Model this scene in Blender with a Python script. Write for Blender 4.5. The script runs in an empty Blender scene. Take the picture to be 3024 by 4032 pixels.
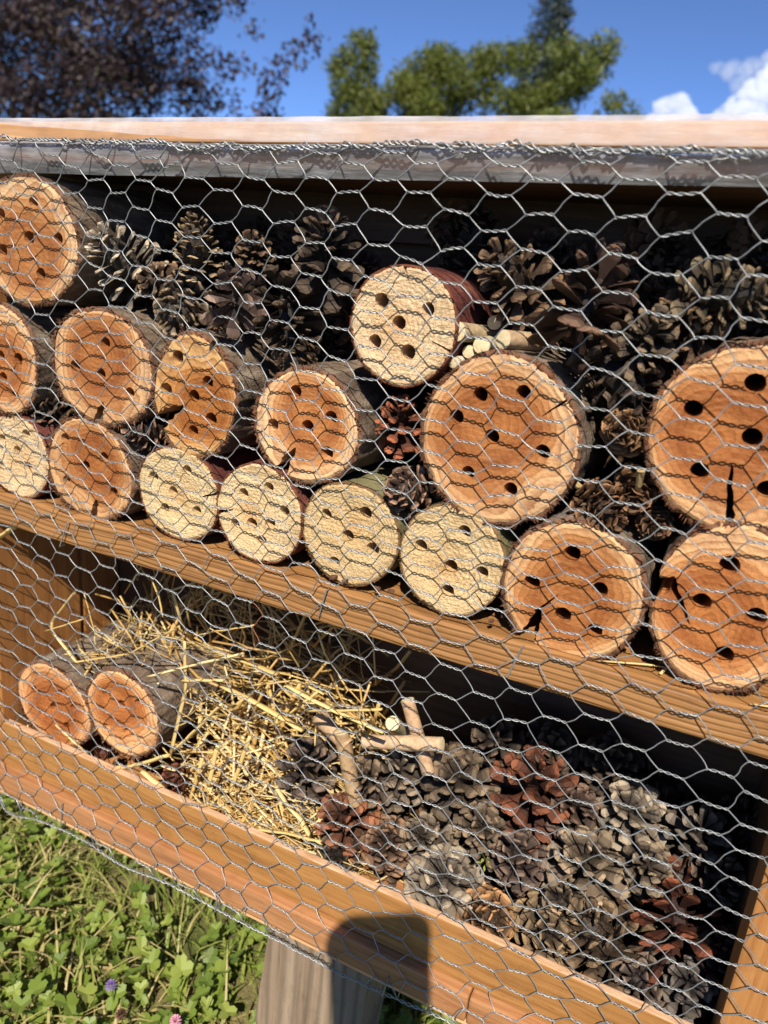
import bpy, bmesh, math, random
import numpy as np
from mathutils import Vector, Matrix, Quaternion, noise as mn
random.seed(7); rng = np.random.default_rng(7)
scn = bpy.context.scene
COL = scn.collection
# ------------------------------------------------------------------ camera, world, sun, exposure
cam = bpy.data.cameras.new('camera'); camo = bpy.data.objects.new('camera', cam); COL.objects.link(camo)
RM = Matrix([[0.896767, -0.21099, 0.388962], [0.433216, 0.239478, -0.868892], [0.09018, 0.947699, 0.306161]])
CAM = Vector((0, -.42, .70))
camo.matrix_world = Matrix.Translation(CAM) @ RM.to_4x4()
cam.sensor_fit = 'VERTICAL'; cam.sensor_height = 36; cam.lens = 27.03
cam.clip_start = .02; cam.clip_end = 3000
cam.dof.use_dof = True; cam.dof.focus_distance = .52; cam.dof.aperture_fstop = 8.0
scn.camera = camo
SUN = Vector([-0.21735, 0.65051, -0.72773])
world = bpy.data.worlds.new('World'); scn.world = world; world.use_nodes = True
wn = world.node_tree; bg = wn.nodes['Background']
sky = wn.nodes.new('ShaderNodeTexSky'); sky.sky_type = 'NISHITA'; sky.sun_disc = False
sky.sun_elevation = math.asin(-SUN.z); sky.sun_rotation = math.atan2(-SUN.x, -SUN.y)
sky.altitude = 4000; sky.air_density = .6; sky.dust_density = 0; sky.ozone_density = 8
hs = wn.nodes.new('ShaderNodeHueSaturation'); hs.inputs['Saturation'].default_value = .98; wn.links.new(sky.outputs[0], hs.inputs['Color'])
wn.links.new(hs.outputs[0], bg.inputs[0]); bg.inputs[1].default_value = .125
sl = bpy.data.lights.new('sun', 'SUN'); sl.energy = 4.8; sl.angle = math.radians(.55); sl.color = (1, .94, .83)
so = bpy.data.objects.new('sun', sl); COL.objects.link(so); so.rotation_euler = SUN.to_track_quat('-Z', 'Y').to_euler(); so.location = (2, -6, 8)
vs = scn.view_settings; vs.view_transform = 'Standard'; vs.look = 'None'; vs.exposure = .76; vs.gamma = 1; vs.use_curve_mapping = False
try:
    scn.cycles.volume_bounces = 8; scn.cycles.max_bounces = 12; scn.cycles.transparent_max_bounces = 16
except Exception: pass
NODES=[[-4,0,-6003,7461],[-2,0,-5531,7478],[0,0,-5024,7458],[2,0,-4577,7496],[4,0,-4154,7511],[6,0,-3715,7505],[8,0,-3314,7549],[10,0,-2883,7563],[12,0,-2429,7570],[14,0,-1991,7581],[16,0,-1554,7594],[18,0,-1109,7606],[20,0,-656,7615],[22,0,-220,7618],[24,0,238,7688],[26,0,672,7709],[28,0,1134,7747],[-3,1,-5769,7374],[-1,1,-5317,7397],[1,1,-4837,7399],[3,1,-4396,7433],[5,1,-3970,7449],[7,1,-3550,7471],[9,1,-3114,7490],[11,1,-2681,7512],[13,1,-2248,7517],[15,1,-1799,7533],[17,1,-1356,7546],[19,1,-897,7561],[21,1,-452,7580],[23,1,1,7582],[25,1,450,7611],[27,1,894,7635],[-4,2,-6012,7288],[-2,2,-5552,7292],[0,2,-5122,7305],[2,2,-4625,7323],[4,2,-4201,7356],[6,2,-3792,7369],[8,2,-3382,7400],[10,2,-2919,7420],[12,2,-2480,7429],[14,2,-2039,7443],[16,2,-1594,7462],[18,2,-1137,7479],[20,2,-681,7497],[22,2,-235,7520],[24,2,228,7529],[26,2,658,7539],[28,2,1117,7554],[-3,3,-5806,7202],[-1,3,-5339,7213],[1,3,-4890,7233],[3,3,-4434,7266],[5,3,-4014,7288],[7,3,-3624,7316],[9,3,-3159,7339],[11,3,-2712,7350],[13,3,-2273,7366],[15,3,-1832,7386],[17,3,-1377,7399],[19,3,-914,7413],[21,3,-463,7446],[23,3,-16,7438],[25,3,434,7443],[27,3,899,7460],[-4,4,-6019,7109],[-2,4,-5599,7121],[0,4,-5120,7135],[2,4,-4664,7150],[4,4,-4229,7181],[6,4,-3836,7203],[8,4,-3426,7232],[10,4,-2941,7250],[12,4,-2490,7259],[14,4,-2065,7278],[16,4,-1607,7299],[18,4,-1150,7310],[20,4,-690,7328],[22,4,-230,7363],[24,4,206,7362],[26,4,667,7366],[28,4,1118,7388],[-3,5,-5818,7019],[-1,5,-5361,7033],[1,5,-4920,7060],[3,5,-4459,7076],[5,5,-4050,7109],[7,5,-3652,7133],[9,5,-3173,7154],[11,5,-2714,7178],[13,5,-2286,7190],[15,5,-1843,7213],[17,5,-1389,7220],[19,5,-922,7234],[21,5,-465,7262],[23,5,-15,7267],[25,5,452,7290],[27,5,917,7304],[-4,6,-6054,6933],[-2,6,-5612,6940],[0,6,-5153,6955],[2,6,-4708,6971],[4,6,-4258,6998],[6,6,-3852,7029],[8,6,-3416,7050],[10,6,-2939,7063],[12,6,-2490,7078],[14,6,-2068,7100],[16,6,-1617,7106],[18,6,-1159,7132],[20,6,-698,7144],[22,6,-231,7171],[24,6,221,7188],[26,6,667,7201],[28,6,1126,7209],[-3,7,-5847,6844],[-1,7,-5393,6851],[1,7,-4967,6878],[3,7,-4475,6894],[5,7,-4061,6922],[7,7,-3651,6953],[9,7,-3173,6972],[11,7,-2727,6988],[13,7,-2298,7006],[15,7,-1853,7032],[17,7,-1398,7045],[19,7,-935,7055],[21,7,-473,7079],[23,7,-40,7099],[25,7,445,7094],[27,7,881,7105],[-4,8,-6076,6743],[-2,8,-5639,6749],[0,8,-5170,6758],[2,8,-4727,6788],[4,8,-4249,6812],[6,8,-3854,6834],[8,8,-3420,6862],[10,8,-2943,6877],[12,8,-2498,6896],[14,8,-2077,6914],[16,8,-1614,6928],[18,8,-1162,6945],[20,8,-695,6964],[22,8,-230,6984],[24,8,214,6994],[26,8,655,7015],[28,8,1113,7020],[-3,9,-5874,6656],[-1,9,-5414,6679],[1,9,-4982,6690],[3,9,-4483,6722],[5,9,-4042,6736],[7,9,-3629,6770],[9,9,-3168,6790],[11,9,-2716,6800],[13,9,-2299,6814],[15,9,-1842,6835],[17,9,-1395,6848],[19,9,-939,6863],[21,9,-460,6887],[23,9,-19,6903],[25,9,440,6900],[27,9,882,6919],[-4,10,-6115,6562],[-2,10,-5663,6570],[0,10,-5215,6585],[2,10,-4746,6610],[4,10,-4246,6638],[6,10,-3818,6653],[8,10,-3417,6677],[10,10,-2929,6694],[12,10,-2502,6703],[14,10,-2081,6726],[16,10,-1626,6736],[18,10,-1171,6754],[20,10,-707,6772],[22,10,-218,6795],[24,10,223,6800],[26,10,678,6826],[28,10,1137,6817],[-3,11,-5882,6476],[-1,11,-5457,6493],[1,11,-4996,6501],[3,11,-4525,6534],[5,11,-4054,6550],[7,11,-3592,6567],[9,11,-3134,6573],[11,11,-2723,6596],[13,11,-2299,6603],[15,11,-1846,6627],[17,11,-1397,6648],[19,11,-941,6656],[21,11,-461,6679],[23,11,-2,6688],[25,11,459,6703],[27,11,904,6715],[-4,12,-6142,6383],[-2,12,-5689,6391],[0,12,-5220,6392],[2,12,-4775,6417],[4,12,-4276,6448],[6,12,-3812,6465],[8,12,-3357,6479],[10,12,-2919,6495],[12,12,-2501,6512],[14,12,-2073,6519],[16,12,-1618,6535],[18,12,-1168,6546],[20,12,-692,6563],[22,12,-211,6588],[24,12,255,6595],[26,12,692,6614],[28,12,1131,6623],[-3,13,-5929,6294],[-1,13,-5478,6304],[1,13,-5054,6320],[3,13,-4567,6353],[5,13,-4058,6369],[7,13,-3576,6386],[9,13,-3128,6399],[11,13,-2706,6422],[13,13,-2284,6425],[15,13,-1842,6437],[17,13,-1401,6455],[19,13,-932,6459],[21,13,-453,6482],[23,13,26,6505],[25,13,476,6512],[27,13,931,6525],[-4,14,-6161,6206],[-2,14,-5706,6208],[0,14,-5262,6215],[2,14,-4839,6242],[4,14,-4315,6261],[6,14,-3821,6284],[8,14,-3368,6293],[10,14,-2911,6310],[12,14,-2500,6316],[14,14,-2078,6329],[16,14,-1616,6346],[18,14,-1169,6353],[20,14,-693,6367],[22,14,-201,6384],[24,14,244,6407],[26,14,706,6425],[28,14,1150,6421],[-3,15,-5922,6114],[-1,15,-5509,6131],[1,15,-5069,6132],[3,15,-4594,6159],[5,15,-4085,6167],[7,15,-3575,6201],[9,15,-3115,6216],[11,15,-2714,6225],[13,15,-2292,6230],[15,15,-1848,6241],[17,15,-1385,6254],[19,15,-939,6262],[21,15,-449,6279],[23,15,29,6294],[25,15,479,6299],[27,15,927,6320],[-4,16,-6158,6006],[-2,16,-5724,6023],[0,16,-5279,6033],[2,16,-4833,6055],[4,16,-4330,6067],[6,16,-3830,6086],[8,16,-3364,6101],[10,16,-2896,6125],[12,16,-2493,6130],[14,16,-2060,6141],[16,16,-1618,6146],[18,16,-1165,6156],[20,16,-686,6165],[22,16,-202,6182],[24,16,256,6211],[26,16,713,6213],[28,16,1147,6233],[-3,17,-5953,5924],[-1,17,-5509,5952],[1,17,-5037,5952],[3,17,-4577,5977],[5,17,-4081,5993],[7,17,-3589,6013],[9,17,-3123,6034],[11,17,-2703,6037],[13,17,-2278,6050],[15,17,-1828,6052],[17,17,-1385,6061],[19,17,-924,6079],[21,17,-435,6089],[23,17,30,6106],[25,17,490,6107],[27,17,946,6135],[-4,18,-6196,5824],[-2,18,-5720,5844],[0,18,-5249,5854],[2,18,-4819,5859],[4,18,-4329,5876],[6,18,-3847,5893],[8,18,-3389,5915],[10,18,-2914,5941],[12,18,-2505,5943],[14,18,-2054,5949],[16,18,-1606,5954],[18,18,-1148,5966],[20,18,-680,5974],[22,18,-188,5991],[24,18,255,6009],[26,18,708,6034],[28,18,1185,6031],[-3,19,-5947,5757],[-1,19,-5495,5750],[1,19,-5024,5760],[3,19,-4578,5780],[5,19,-4094,5800],[7,19,-3633,5815],[9,19,-3152,5837],[11,19,-2719,5844],[13,19,-2274,5852],[15,19,-1825,5862],[17,19,-1388,5883],[19,19,-926,5879],[21,19,-447,5888],[23,19,35,5913],[25,19,483,5924],[27,19,953,5935],[-4,20,-6165,5645],[-2,20,-5708,5666],[0,20,-5265,5671],[2,20,-4831,5668],[4,20,-4344,5683],[6,20,-3864,5684],[8,20,-3393,5724],[10,20,-2913,5751],[12,20,-2492,5750],[14,20,-2049,5763],[16,20,-1596,5770],[18,20,-1142,5785],[20,20,-671,5785],[22,20,-191,5790],[24,20,249,5828],[26,20,716,5822],[28,20,1162,5850],[-3,21,-5934,5543],[-1,21,-5485,5569],[1,21,-4992,5581],[3,21,-4544,5594],[5,21,-4114,5602],[7,21,-3632,5624],[9,21,-3146,5643],[11,21,-2702,5660],[13,21,-2271,5660],[15,21,-1811,5677],[17,21,-1374,5694],[19,21,-907,5692],[21,21,-424,5692],[23,21,40,5711],[25,21,505,5721],[27,21,956,5745],[-4,22,-6130,5457],[-2,22,-5671,5481],[0,22,-5281,5485],[2,22,-4824,5492],[4,22,-4342,5490],[6,22,-3874,5519],[8,22,-3412,5537],[10,22,-2925,5563],[12,22,-2480,5568],[14,22,-2044,5580],[16,22,-1592,5593],[18,22,-1136,5598],[20,22,-668,5595],[22,22,-179,5597],[24,22,283,5624],[26,22,740,5636],[28,22,1182,5644],[-3,23,-5892,5371],[-1,23,-5425,5382],[1,23,-4967,5403],[3,23,-4571,5402],[5,23,-4094,5419],[7,23,-3623,5434],[9,23,-3154,5463],[11,23,-2698,5474],[13,23,-2257,5487],[15,23,-1805,5502],[17,23,-1372,5511],[19,23,-894,5514],[21,23,-419,5516],[23,23,55,5518],[25,23,523,5542],[27,23,959,5555],[-4,24,-6105,5274],[-2,24,-5634,5271],[0,24,-5192,5293],[2,24,-4781,5307],[4,24,-4306,5301],[6,24,-3836,5317],[8,24,-3394,5336],[10,24,-2896,5368],[12,24,-2467,5379],[14,24,-2033,5396],[16,24,-1576,5408],[18,24,-1130,5413],[20,24,-655,5408],[22,24,-154,5401],[24,24,303,5437],[26,24,728,5453],[28,24,1187,5453],[-3,25,-5839,5183],[-1,25,-5381,5201],[1,25,-4990,5216],[3,25,-4500,5222],[5,25,-4081,5225],[7,25,-3623,5246],[9,25,-3149,5276],[11,25,-2681,5291],[13,25,-2248,5293],[15,25,-1803,5317],[17,25,-1349,5333],[19,25,-893,5343],[21,25,-412,5318],[23,25,59,5336],[25,25,514,5341],[27,25,967,5366],[-4,26,-6040,5090],[-2,26,-5579,5092],[0,26,-5121,5106],[2,26,-4710,5119],[4,26,-4295,5133],[6,26,-3861,5146],[8,26,-3369,5164],[10,26,-2896,5203],[12,26,-2462,5201],[14,26,-2017,5220],[16,26,-1577,5227],[18,26,-1126,5229],[20,26,-656,5234],[22,26,-178,5225],[24,26,278,5251],[26,26,742,5253],[28,26,1179,5273],[-3,27,-5797,4996],[-1,27,-5322,5014],[1,27,-4852,5037],[3,27,-4473,5034],[5,27,-4077,5039],[7,27,-3614,5061],[9,27,-3136,5097],[11,27,-2672,5114],[13,27,-2234,5118],[15,27,-1784,5139],[17,27,-1348,5152],[19,27,-885,5158],[21,27,-423,5147],[23,27,62,5154],[25,27,509,5162],[27,27,972,5178],[-4,28,-6005,4904],[-2,28,-5550,4909],[0,28,-5096,4921],[2,28,-4665,4936],[4,28,-4266,4942],[6,28,-3822,4956],[8,28,-3365,4978],[10,28,-2908,4999],[12,28,-2450,5030],[14,28,-2012,5032],[16,28,-1558,5055],[18,28,-1096,5064],[20,28,-636,5056],[22,28,-175,5042],[24,28,282,5067],[26,28,739,5076],[28,28,1206,5081],[-3,29,-5801,4815],[-1,29,-5329,4823],[1,29,-4865,4838],[3,29,-4445,4848],[5,29,-4030,4862],[7,29,-3597,4895],[9,29,-3131,4916],[11,29,-2668,4934],[13,29,-2234,4946],[15,29,-1784,4963],[17,29,-1330,4968],[19,29,-863,4981],[21,29,-411,4969],[23,29,55,4969],[25,29,514,4979],[27,29,955,4996],[-4,30,-6007,4703],[-2,30,-5563,4718],[0,30,-5101,4724],[2,30,-4629,4746],[4,30,-4246,4745],[6,30,-3823,4766],[8,30,-3354,4790],[10,30,-2894,4830],[12,30,-2438,4844],[14,30,-2002,4847],[16,30,-1553,4862],[18,30,-1086,4879],[20,30,-635,4867],[22,30,-163,4852],[24,30,293,4872],[26,30,742,4882],[28,30,1188,4904],[-3,31,-5792,4614],[-1,31,-5345,4630],[1,31,-4877,4644],[3,31,-4444,4647],[5,31,-4042,4667],[7,31,-3596,4694],[9,31,-3110,4741],[11,31,-2672,4751],[13,31,-2207,4771],[15,31,-1770,4764],[17,31,-1324,4783],[19,31,-840,4795],[21,31,-400,4766],[23,31,67,4775],[25,31,523,4767],[27,31,979,4792],[-4,32,-6026,4509],[-2,32,-5581,4527],[0,32,-5116,4527],[2,32,-4676,4544],[4,32,-4208,4557],[6,32,-3808,4576],[8,32,-3351,4616],[10,32,-2900,4633],[12,32,-2439,4666],[14,32,-1998,4663],[16,32,-1556,4681],[18,32,-1092,4684],[20,32,-626,4688],[22,32,-159,4660],[24,32,305,4673],[26,32,739,4693],[28,32,1214,4698],[-3,33,-5814,4424],[-1,33,-5353,4429],[1,33,-4889,4454],[3,33,-4451,4465],[5,33,-4011,4483],[7,33,-3579,4510],[9,33,-3105,4556],[11,33,-2669,4554],[13,33,-2218,4578],[15,33,-1775,4575],[17,33,-1313,4606],[19,33,-852,4593],[21,33,-386,4578],[23,33,80,4576],[25,33,505,4599],[27,33,970,4608],[-4,34,-6030,4309],[-2,34,-5583,4329],[0,34,-5120,4341],[2,34,-4696,4342],[4,34,-4240,4354],[6,34,-3809,4372],[8,34,-3355,4416],[10,34,-2892,4442],[12,34,-2439,4459],[14,34,-1999,4467],[16,34,-1545,4478],[18,34,-1074,4483],[20,34,-623,4474],[22,34,-151,4459],[24,34,320,4476],[26,34,766,4510],[28,34,1211,4502],[-3,35,-5815,4214],[-1,35,-5349,4232],[1,35,-4901,4255],[3,35,-4477,4259],[5,35,-4032,4266],[7,35,-3586,4307],[9,35,-3106,4351],[11,35,-2686,4336],[13,35,-2241,4356],[15,35,-1768,4375],[17,35,-1315,4391],[19,35,-853,4378],[21,35,-384,4363],[23,35,80,4367],[25,35,531,4402],[27,35,985,4403],[-4,36,-6050,4122],[-2,36,-5607,4122],[0,36,-5114,4147],[2,36,-4707,4135],[4,36,-4272,4145],[6,36,-3819,4182],[8,36,-3344,4231],[10,36,-2906,4247],[12,36,-2466,4230],[14,36,-2001,4264],[16,36,-1548,4285],[18,36,-1069,4274],[20,36,-620,4260],[22,36,-147,4256],[24,36,328,4270],[26,36,791,4309],[28,36,1230,4319],[-3,37,-5799,4030],[-1,37,-5356,4037],[1,37,-4913,4051],[3,37,-4523,4035],[5,37,-4061,4073],[7,37,-3585,4107],[9,37,-3115,4146],[11,37,-2711,4115],[13,37,-2239,4150],[15,37,-1773,4179],[17,37,-1317,4170],[19,37,-855,4169],[21,37,-375,4163],[23,37,89,4173],[25,37,552,4208],[27,37,1008,4207],[-4,38,-6048,3921],[-2,38,-5601,3935],[0,38,-5139,3944],[2,38,-4711,3953],[4,38,-4287,3953],[6,38,-3811,4016],[8,38,-3356,4027],[10,38,-2906,4026],[12,38,-2475,4036],[14,38,-2004,4078],[16,38,-1544,4086],[18,38,-1083,4080],[20,38,-611,4067],[22,38,-137,4069],[24,38,334,4086],[26,38,783,4126],[28,38,1239,4132],[-3,39,-5815,3844],[-1,39,-5370,3862],[1,39,-4935,3865],[3,39,-4483,3878],[5,39,-4055,3918],[7,39,-3578,3914],[9,39,-3137,3933],[11,39,-2701,3930],[13,39,-2240,3974],[15,39,-1768,3990],[17,39,-1308,3993],[19,39,-844,3984],[21,39,-375,3979],[23,39,103,3982],[25,39,568,4037],[27,39,1002,4020],[-4,40,-6080,3719],[-2,40,-5612,3743],[0,40,-5163,3753],[2,40,-4715,3766],[4,40,-4276,3787],[6,40,-3821,3814],[8,40,-3364,3835],[10,40,-2914,3839],[12,40,-2470,3842],[14,40,-2001,3883],[16,40,-1546,3880],[18,40,-1074,3884],[20,40,-611,3865],[22,40,-141,3871],[24,40,341,3894],[26,40,788,3919],[-3,41,-5850,3622],[-1,41,-5410,3638],[1,41,-4948,3657],[3,41,-4516,3687],[5,41,-4039,3717],[7,41,-3581,3727],[9,41,-3140,3726],[11,41,-2686,3739],[13,41,-2231,3769],[15,41,-1761,3790],[17,41,-1306,3782],[19,41,-851,3755],[21,41,-371,3767],[23,41,110,3771],[25,41,577,3834],[27,41,1032,3829],[-4,42,-6076,3543],[-2,42,-5633,3547],[0,42,-5146,3571],[2,42,-4719,3588],[4,42,-4243,3604],[6,42,-3800,3630],[8,42,-3356,3641],[10,42,-2930,3640],[12,42,-2472,3642],[14,42,-2004,3687],[16,42,-1544,3685],[18,42,-1082,3675],[20,42,-602,3662],[22,42,-131,3669],[24,42,351,3685],[26,42,820,3716],[-3,43,-5854,3445],[-1,43,-5416,3444],[1,43,-4926,3525],[3,43,-4468,3508],[5,43,-4047,3533],[7,43,-3581,3529],[9,43,-3138,3531],[11,43,-2694,3547],[13,43,-2250,3548],[15,43,-1766,3573],[17,43,-1311,3564],[19,43,-846,3560],[21,43,-373,3560],[23,43,120,3562],[25,43,586,3625],[27,43,1043,3630],[-4,44,-6093,3347],[-2,44,-5643,3368],[0,44,-5169,3389],[2,44,-4701,3413],[4,44,-4263,3436],[6,44,-3802,3444],[8,44,-3381,3427],[10,44,-2920,3441],[12,44,-2467,3440],[14,44,-2008,3481],[16,44,-1534,3474],[18,44,-1072,3463],[20,44,-603,3458],[22,44,-125,3465],[24,44,359,3481],[26,44,793,3533],[-3,45,-5890,3260],[-1,45,-5444,3249],[1,45,-4937,3340],[3,45,-4480,3319],[5,45,-4033,3347],[7,45,-3593,3345],[9,45,-3139,3347],[11,45,-2677,3351],[13,45,-2230,3360],[15,45,-1755,3387],[17,45,-1300,3367],[19,45,-820,3382],[21,45,-347,3368],[23,45,126,3372],[25,45,586,3450],[27,45,1060,3443],[-4,46,-6094,3153],[-2,46,-5665,3177],[0,46,-5172,3208],[2,46,-4715,3234],[4,46,-4260,3237],[6,46,-3806,3247],[8,46,-3356,3236],[10,46,-2910,3251],[12,46,-2441,3258],[14,46,-1998,3282],[16,46,-1527,3286],[18,46,-1060,3276],[20,46,-587,3241],[22,46,-111,3267],[24,46,362,3302],[26,46,833,3333],[-3,47,-5891,3083],[-1,47,-5471,3059],[1,47,-4938,3164],[3,47,-4498,3144],[5,47,-4045,3162],[7,47,-3573,3158],[9,47,-3126,3142],[11,47,-2680,3174],[13,47,-2218,3195],[15,47,-1756,3191],[17,47,-1292,3195],[19,47,-813,3174],[21,47,-347,3171],[23,47,135,3191],[25,47,594,3262],[27,47,1051,3250],[-4,48,-6108,2968],[-2,48,-5664,2976],[0,48,-5196,3014],[2,48,-4729,3048],[4,48,-4278,3056],[6,48,-3808,3065],[8,48,-3339,3042],[10,48,-2911,3068],[12,48,-2437,3071],[14,48,-1989,3094],[16,48,-1528,3107],[18,48,-1059,3078],[20,48,-594,3063],[22,48,-105,3080],[24,48,364,3118],[26,48,828,3164],[-3,49,-5899,2887],[-1,49,-5477,2863],[1,49,-4940,2968],[3,49,-4495,2947],[5,49,-4054,2962],[7,49,-3576,2946],[9,49,-3120,2965],[11,49,-2667,2981],[13,49,-2219,3006],[15,49,-1745,3005],[17,49,-1296,3012],[19,49,-815,2980],[21,49,-337,2975],[23,49,130,2998],[25,49,596,3072],[27,49,1051,3060],[-4,50,-6119,2786],[-2,50,-5652,2782],[0,50,-5215,2812],[2,50,-4708,2852],[4,50,-4276,2856],[6,50,-3826,2855],[8,50,-3344,2871],[10,50,-2910,2874],[12,50,-2444,2897],[14,50,-1975,2921],[16,50,-1522,2932],[18,50,-1053,2885],[20,50,-560,2890],[22,50,-115,2894],[24,50,363,2921],[26,50,832,2951],[-3,51,-5880,2697],[-1,51,-5449,2701],[1,51,-4953,2745],[3,51,-4505,2756],[5,51,-4065,2769],[7,51,-3562,2790],[9,51,-3114,2780],[11,51,-2671,2803],[13,51,-2186,2810],[15,51,-1744,2848],[17,51,-1275,2831],[19,51,-813,2804],[21,51,-343,2801],[23,51,130,2803],[25,51,598,2878],[27,51,1040,2850],[-4,52,-6107,2602],[-2,52,-5666,2607],[0,52,-5225,2639],[2,52,-4726,2654],[4,52,-4278,2661],[6,52,-3816,2674],[8,52,-3342,2685],[10,52,-2882,2704],[12,52,-2443,2712],[14,52,-1977,2720],[16,52,-1536,2737],[18,52,-1058,2720],[20,52,-564,2693],[22,52,-116,2708],[24,52,365,2734],[26,52,818,2758],[-3,53,-5882,2517],[-1,53,-5420,2528],[1,53,-4961,2553],[3,53,-4514,2565],[5,53,-4031,2574],[7,53,-3548,2586],[9,53,-3106,2590],[11,53,-2660,2601],[13,53,-2202,2620],[15,53,-1748,2638],[17,53,-1262,2623],[19,53,-795,2616],[21,53,-332,2623],[23,53,128,2610],[25,53,601,2648],[27,53,1046,2652],[-4,54,-6089,2407],[-2,54,-5641,2426],[0,54,-5178,2454],[2,54,-4719,2468],[4,54,-4276,2475],[6,54,-3804,2476],[8,54,-3313,2492],[10,54,-2891,2516],[12,54,-2403,2516],[14,54,-1973,2549],[16,54,-1504,2524],[18,54,-1046,2541],[20,54,-555,2515],[22,54,-86,2523],[24,54,356,2527],[26,54,821,2551],[-3,55,-5862,2324],[-1,55,-5412,2343],[1,55,-4946,2349],[3,55,-4498,2379],[5,55,-4032,2382],[7,55,-3580,2386],[9,55,-3112,2414],[11,55,-2650,2413],[13,55,-2198,2427],[15,55,-1736,2435],[17,55,-1277,2437],[19,55,-782,2422],[21,55,-334,2431],[23,55,118,2431],[25,55,585,2453],[27,55,1041,2464],[-4,56,-6088,2216],[-2,56,-5655,2225],[0,56,-5175,2241],[2,56,-4722,2271],[4,56,-4262,2279],[6,56,-3806,2298],[8,56,-3336,2300],[10,56,-2860,2308],[12,56,-2400,2329],[14,56,-1968,2341],[16,56,-1485,2328],[18,56,-1039,2325],[20,56,-558,2333],[22,56,-96,2330],[24,56,357,2356],[26,56,829,2366],[-3,57,-5859,2137],[-1,57,-5391,2154],[1,57,-4961,2161],[3,57,-4483,2180],[5,57,-4027,2196],[7,57,-3579,2207],[9,57,-3084,2221],[11,57,-2655,2223],[13,57,-2193,2238],[15,57,-1712,2248],[17,57,-1257,2235],[19,57,-791,2236],[21,57,-328,2237],[23,57,136,2237],[25,57,598,2261],[27,57,1037,2281],[-4,58,-6091,2045],[-2,58,-5627,2048],[0,58,-5183,2063],[2,58,-4713,2072],[4,58,-4254,2082],[6,58,-3794,2113],[8,58,-3322,2118],[10,58,-2858,2118],[12,58,-2424,2136],[14,58,-1940,2143],[16,58,-1493,2146],[18,58,-1015,2130],[20,58,-584,2137],[22,58,-110,2145],[24,58,355,2156],[26,58,825,2176],[-3,59,-5862,1944],[-1,59,-5390,1953],[1,59,-4963,1982],[3,59,-4484,1997],[5,59,-4024,2009],[7,59,-3567,2014],[9,59,-3105,2023],[11,59,-2637,2031],[13,59,-2175,2060],[15,59,-1728,2049],[17,59,-1240,2049],[19,59,-796,2053],[21,59,-314,2048],[23,59,134,2061],[25,59,605,2079],[27,59,1073,2086],[-4,60,-6075,1842],[-2,60,-5619,1859],[0,60,-5178,1865],[2,60,-4725,1889],[4,60,-4242,1910],[6,60,-3801,1916],[8,60,-3319,1925],[10,60,-2864,1938],[12,60,-2408,1941],[14,60,-1962,1941],[16,60,-1497,1946],[18,60,-1013,1938],[20,60,-555,1952],[22,60,-74,1962],[24,60,350,1974],[26,60,827,1984],[-3,61,-5848,1758],[-1,61,-5410,1767],[1,61,-4961,1775],[3,61,-4491,1796],[5,61,-4030,1827],[7,61,-3556,1818],[9,61,-3114,1829],[11,61,-2652,1829],[13,61,-2163,1837],[15,61,-1710,1869],[17,61,-1245,1851],[19,61,-784,1853],[21,61,-329,1857],[23,61,150,1868],[25,61,583,1875],[27,61,1040,1896],[-4,62,-6075,1657],[-2,62,-5614,1666],[0,62,-5163,1685],[2,62,-4704,1690],[4,62,-4243,1703],[6,62,-3799,1732],[8,62,-3330,1741],[10,62,-2861,1735],[12,62,-2403,1746],[14,62,-1924,1760],[16,62,-1464,1749],[18,62,-1012,1762],[20,62,-559,1760],[22,62,-82,1775],[24,62,366,1780],[26,62,807,1802]]
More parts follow.
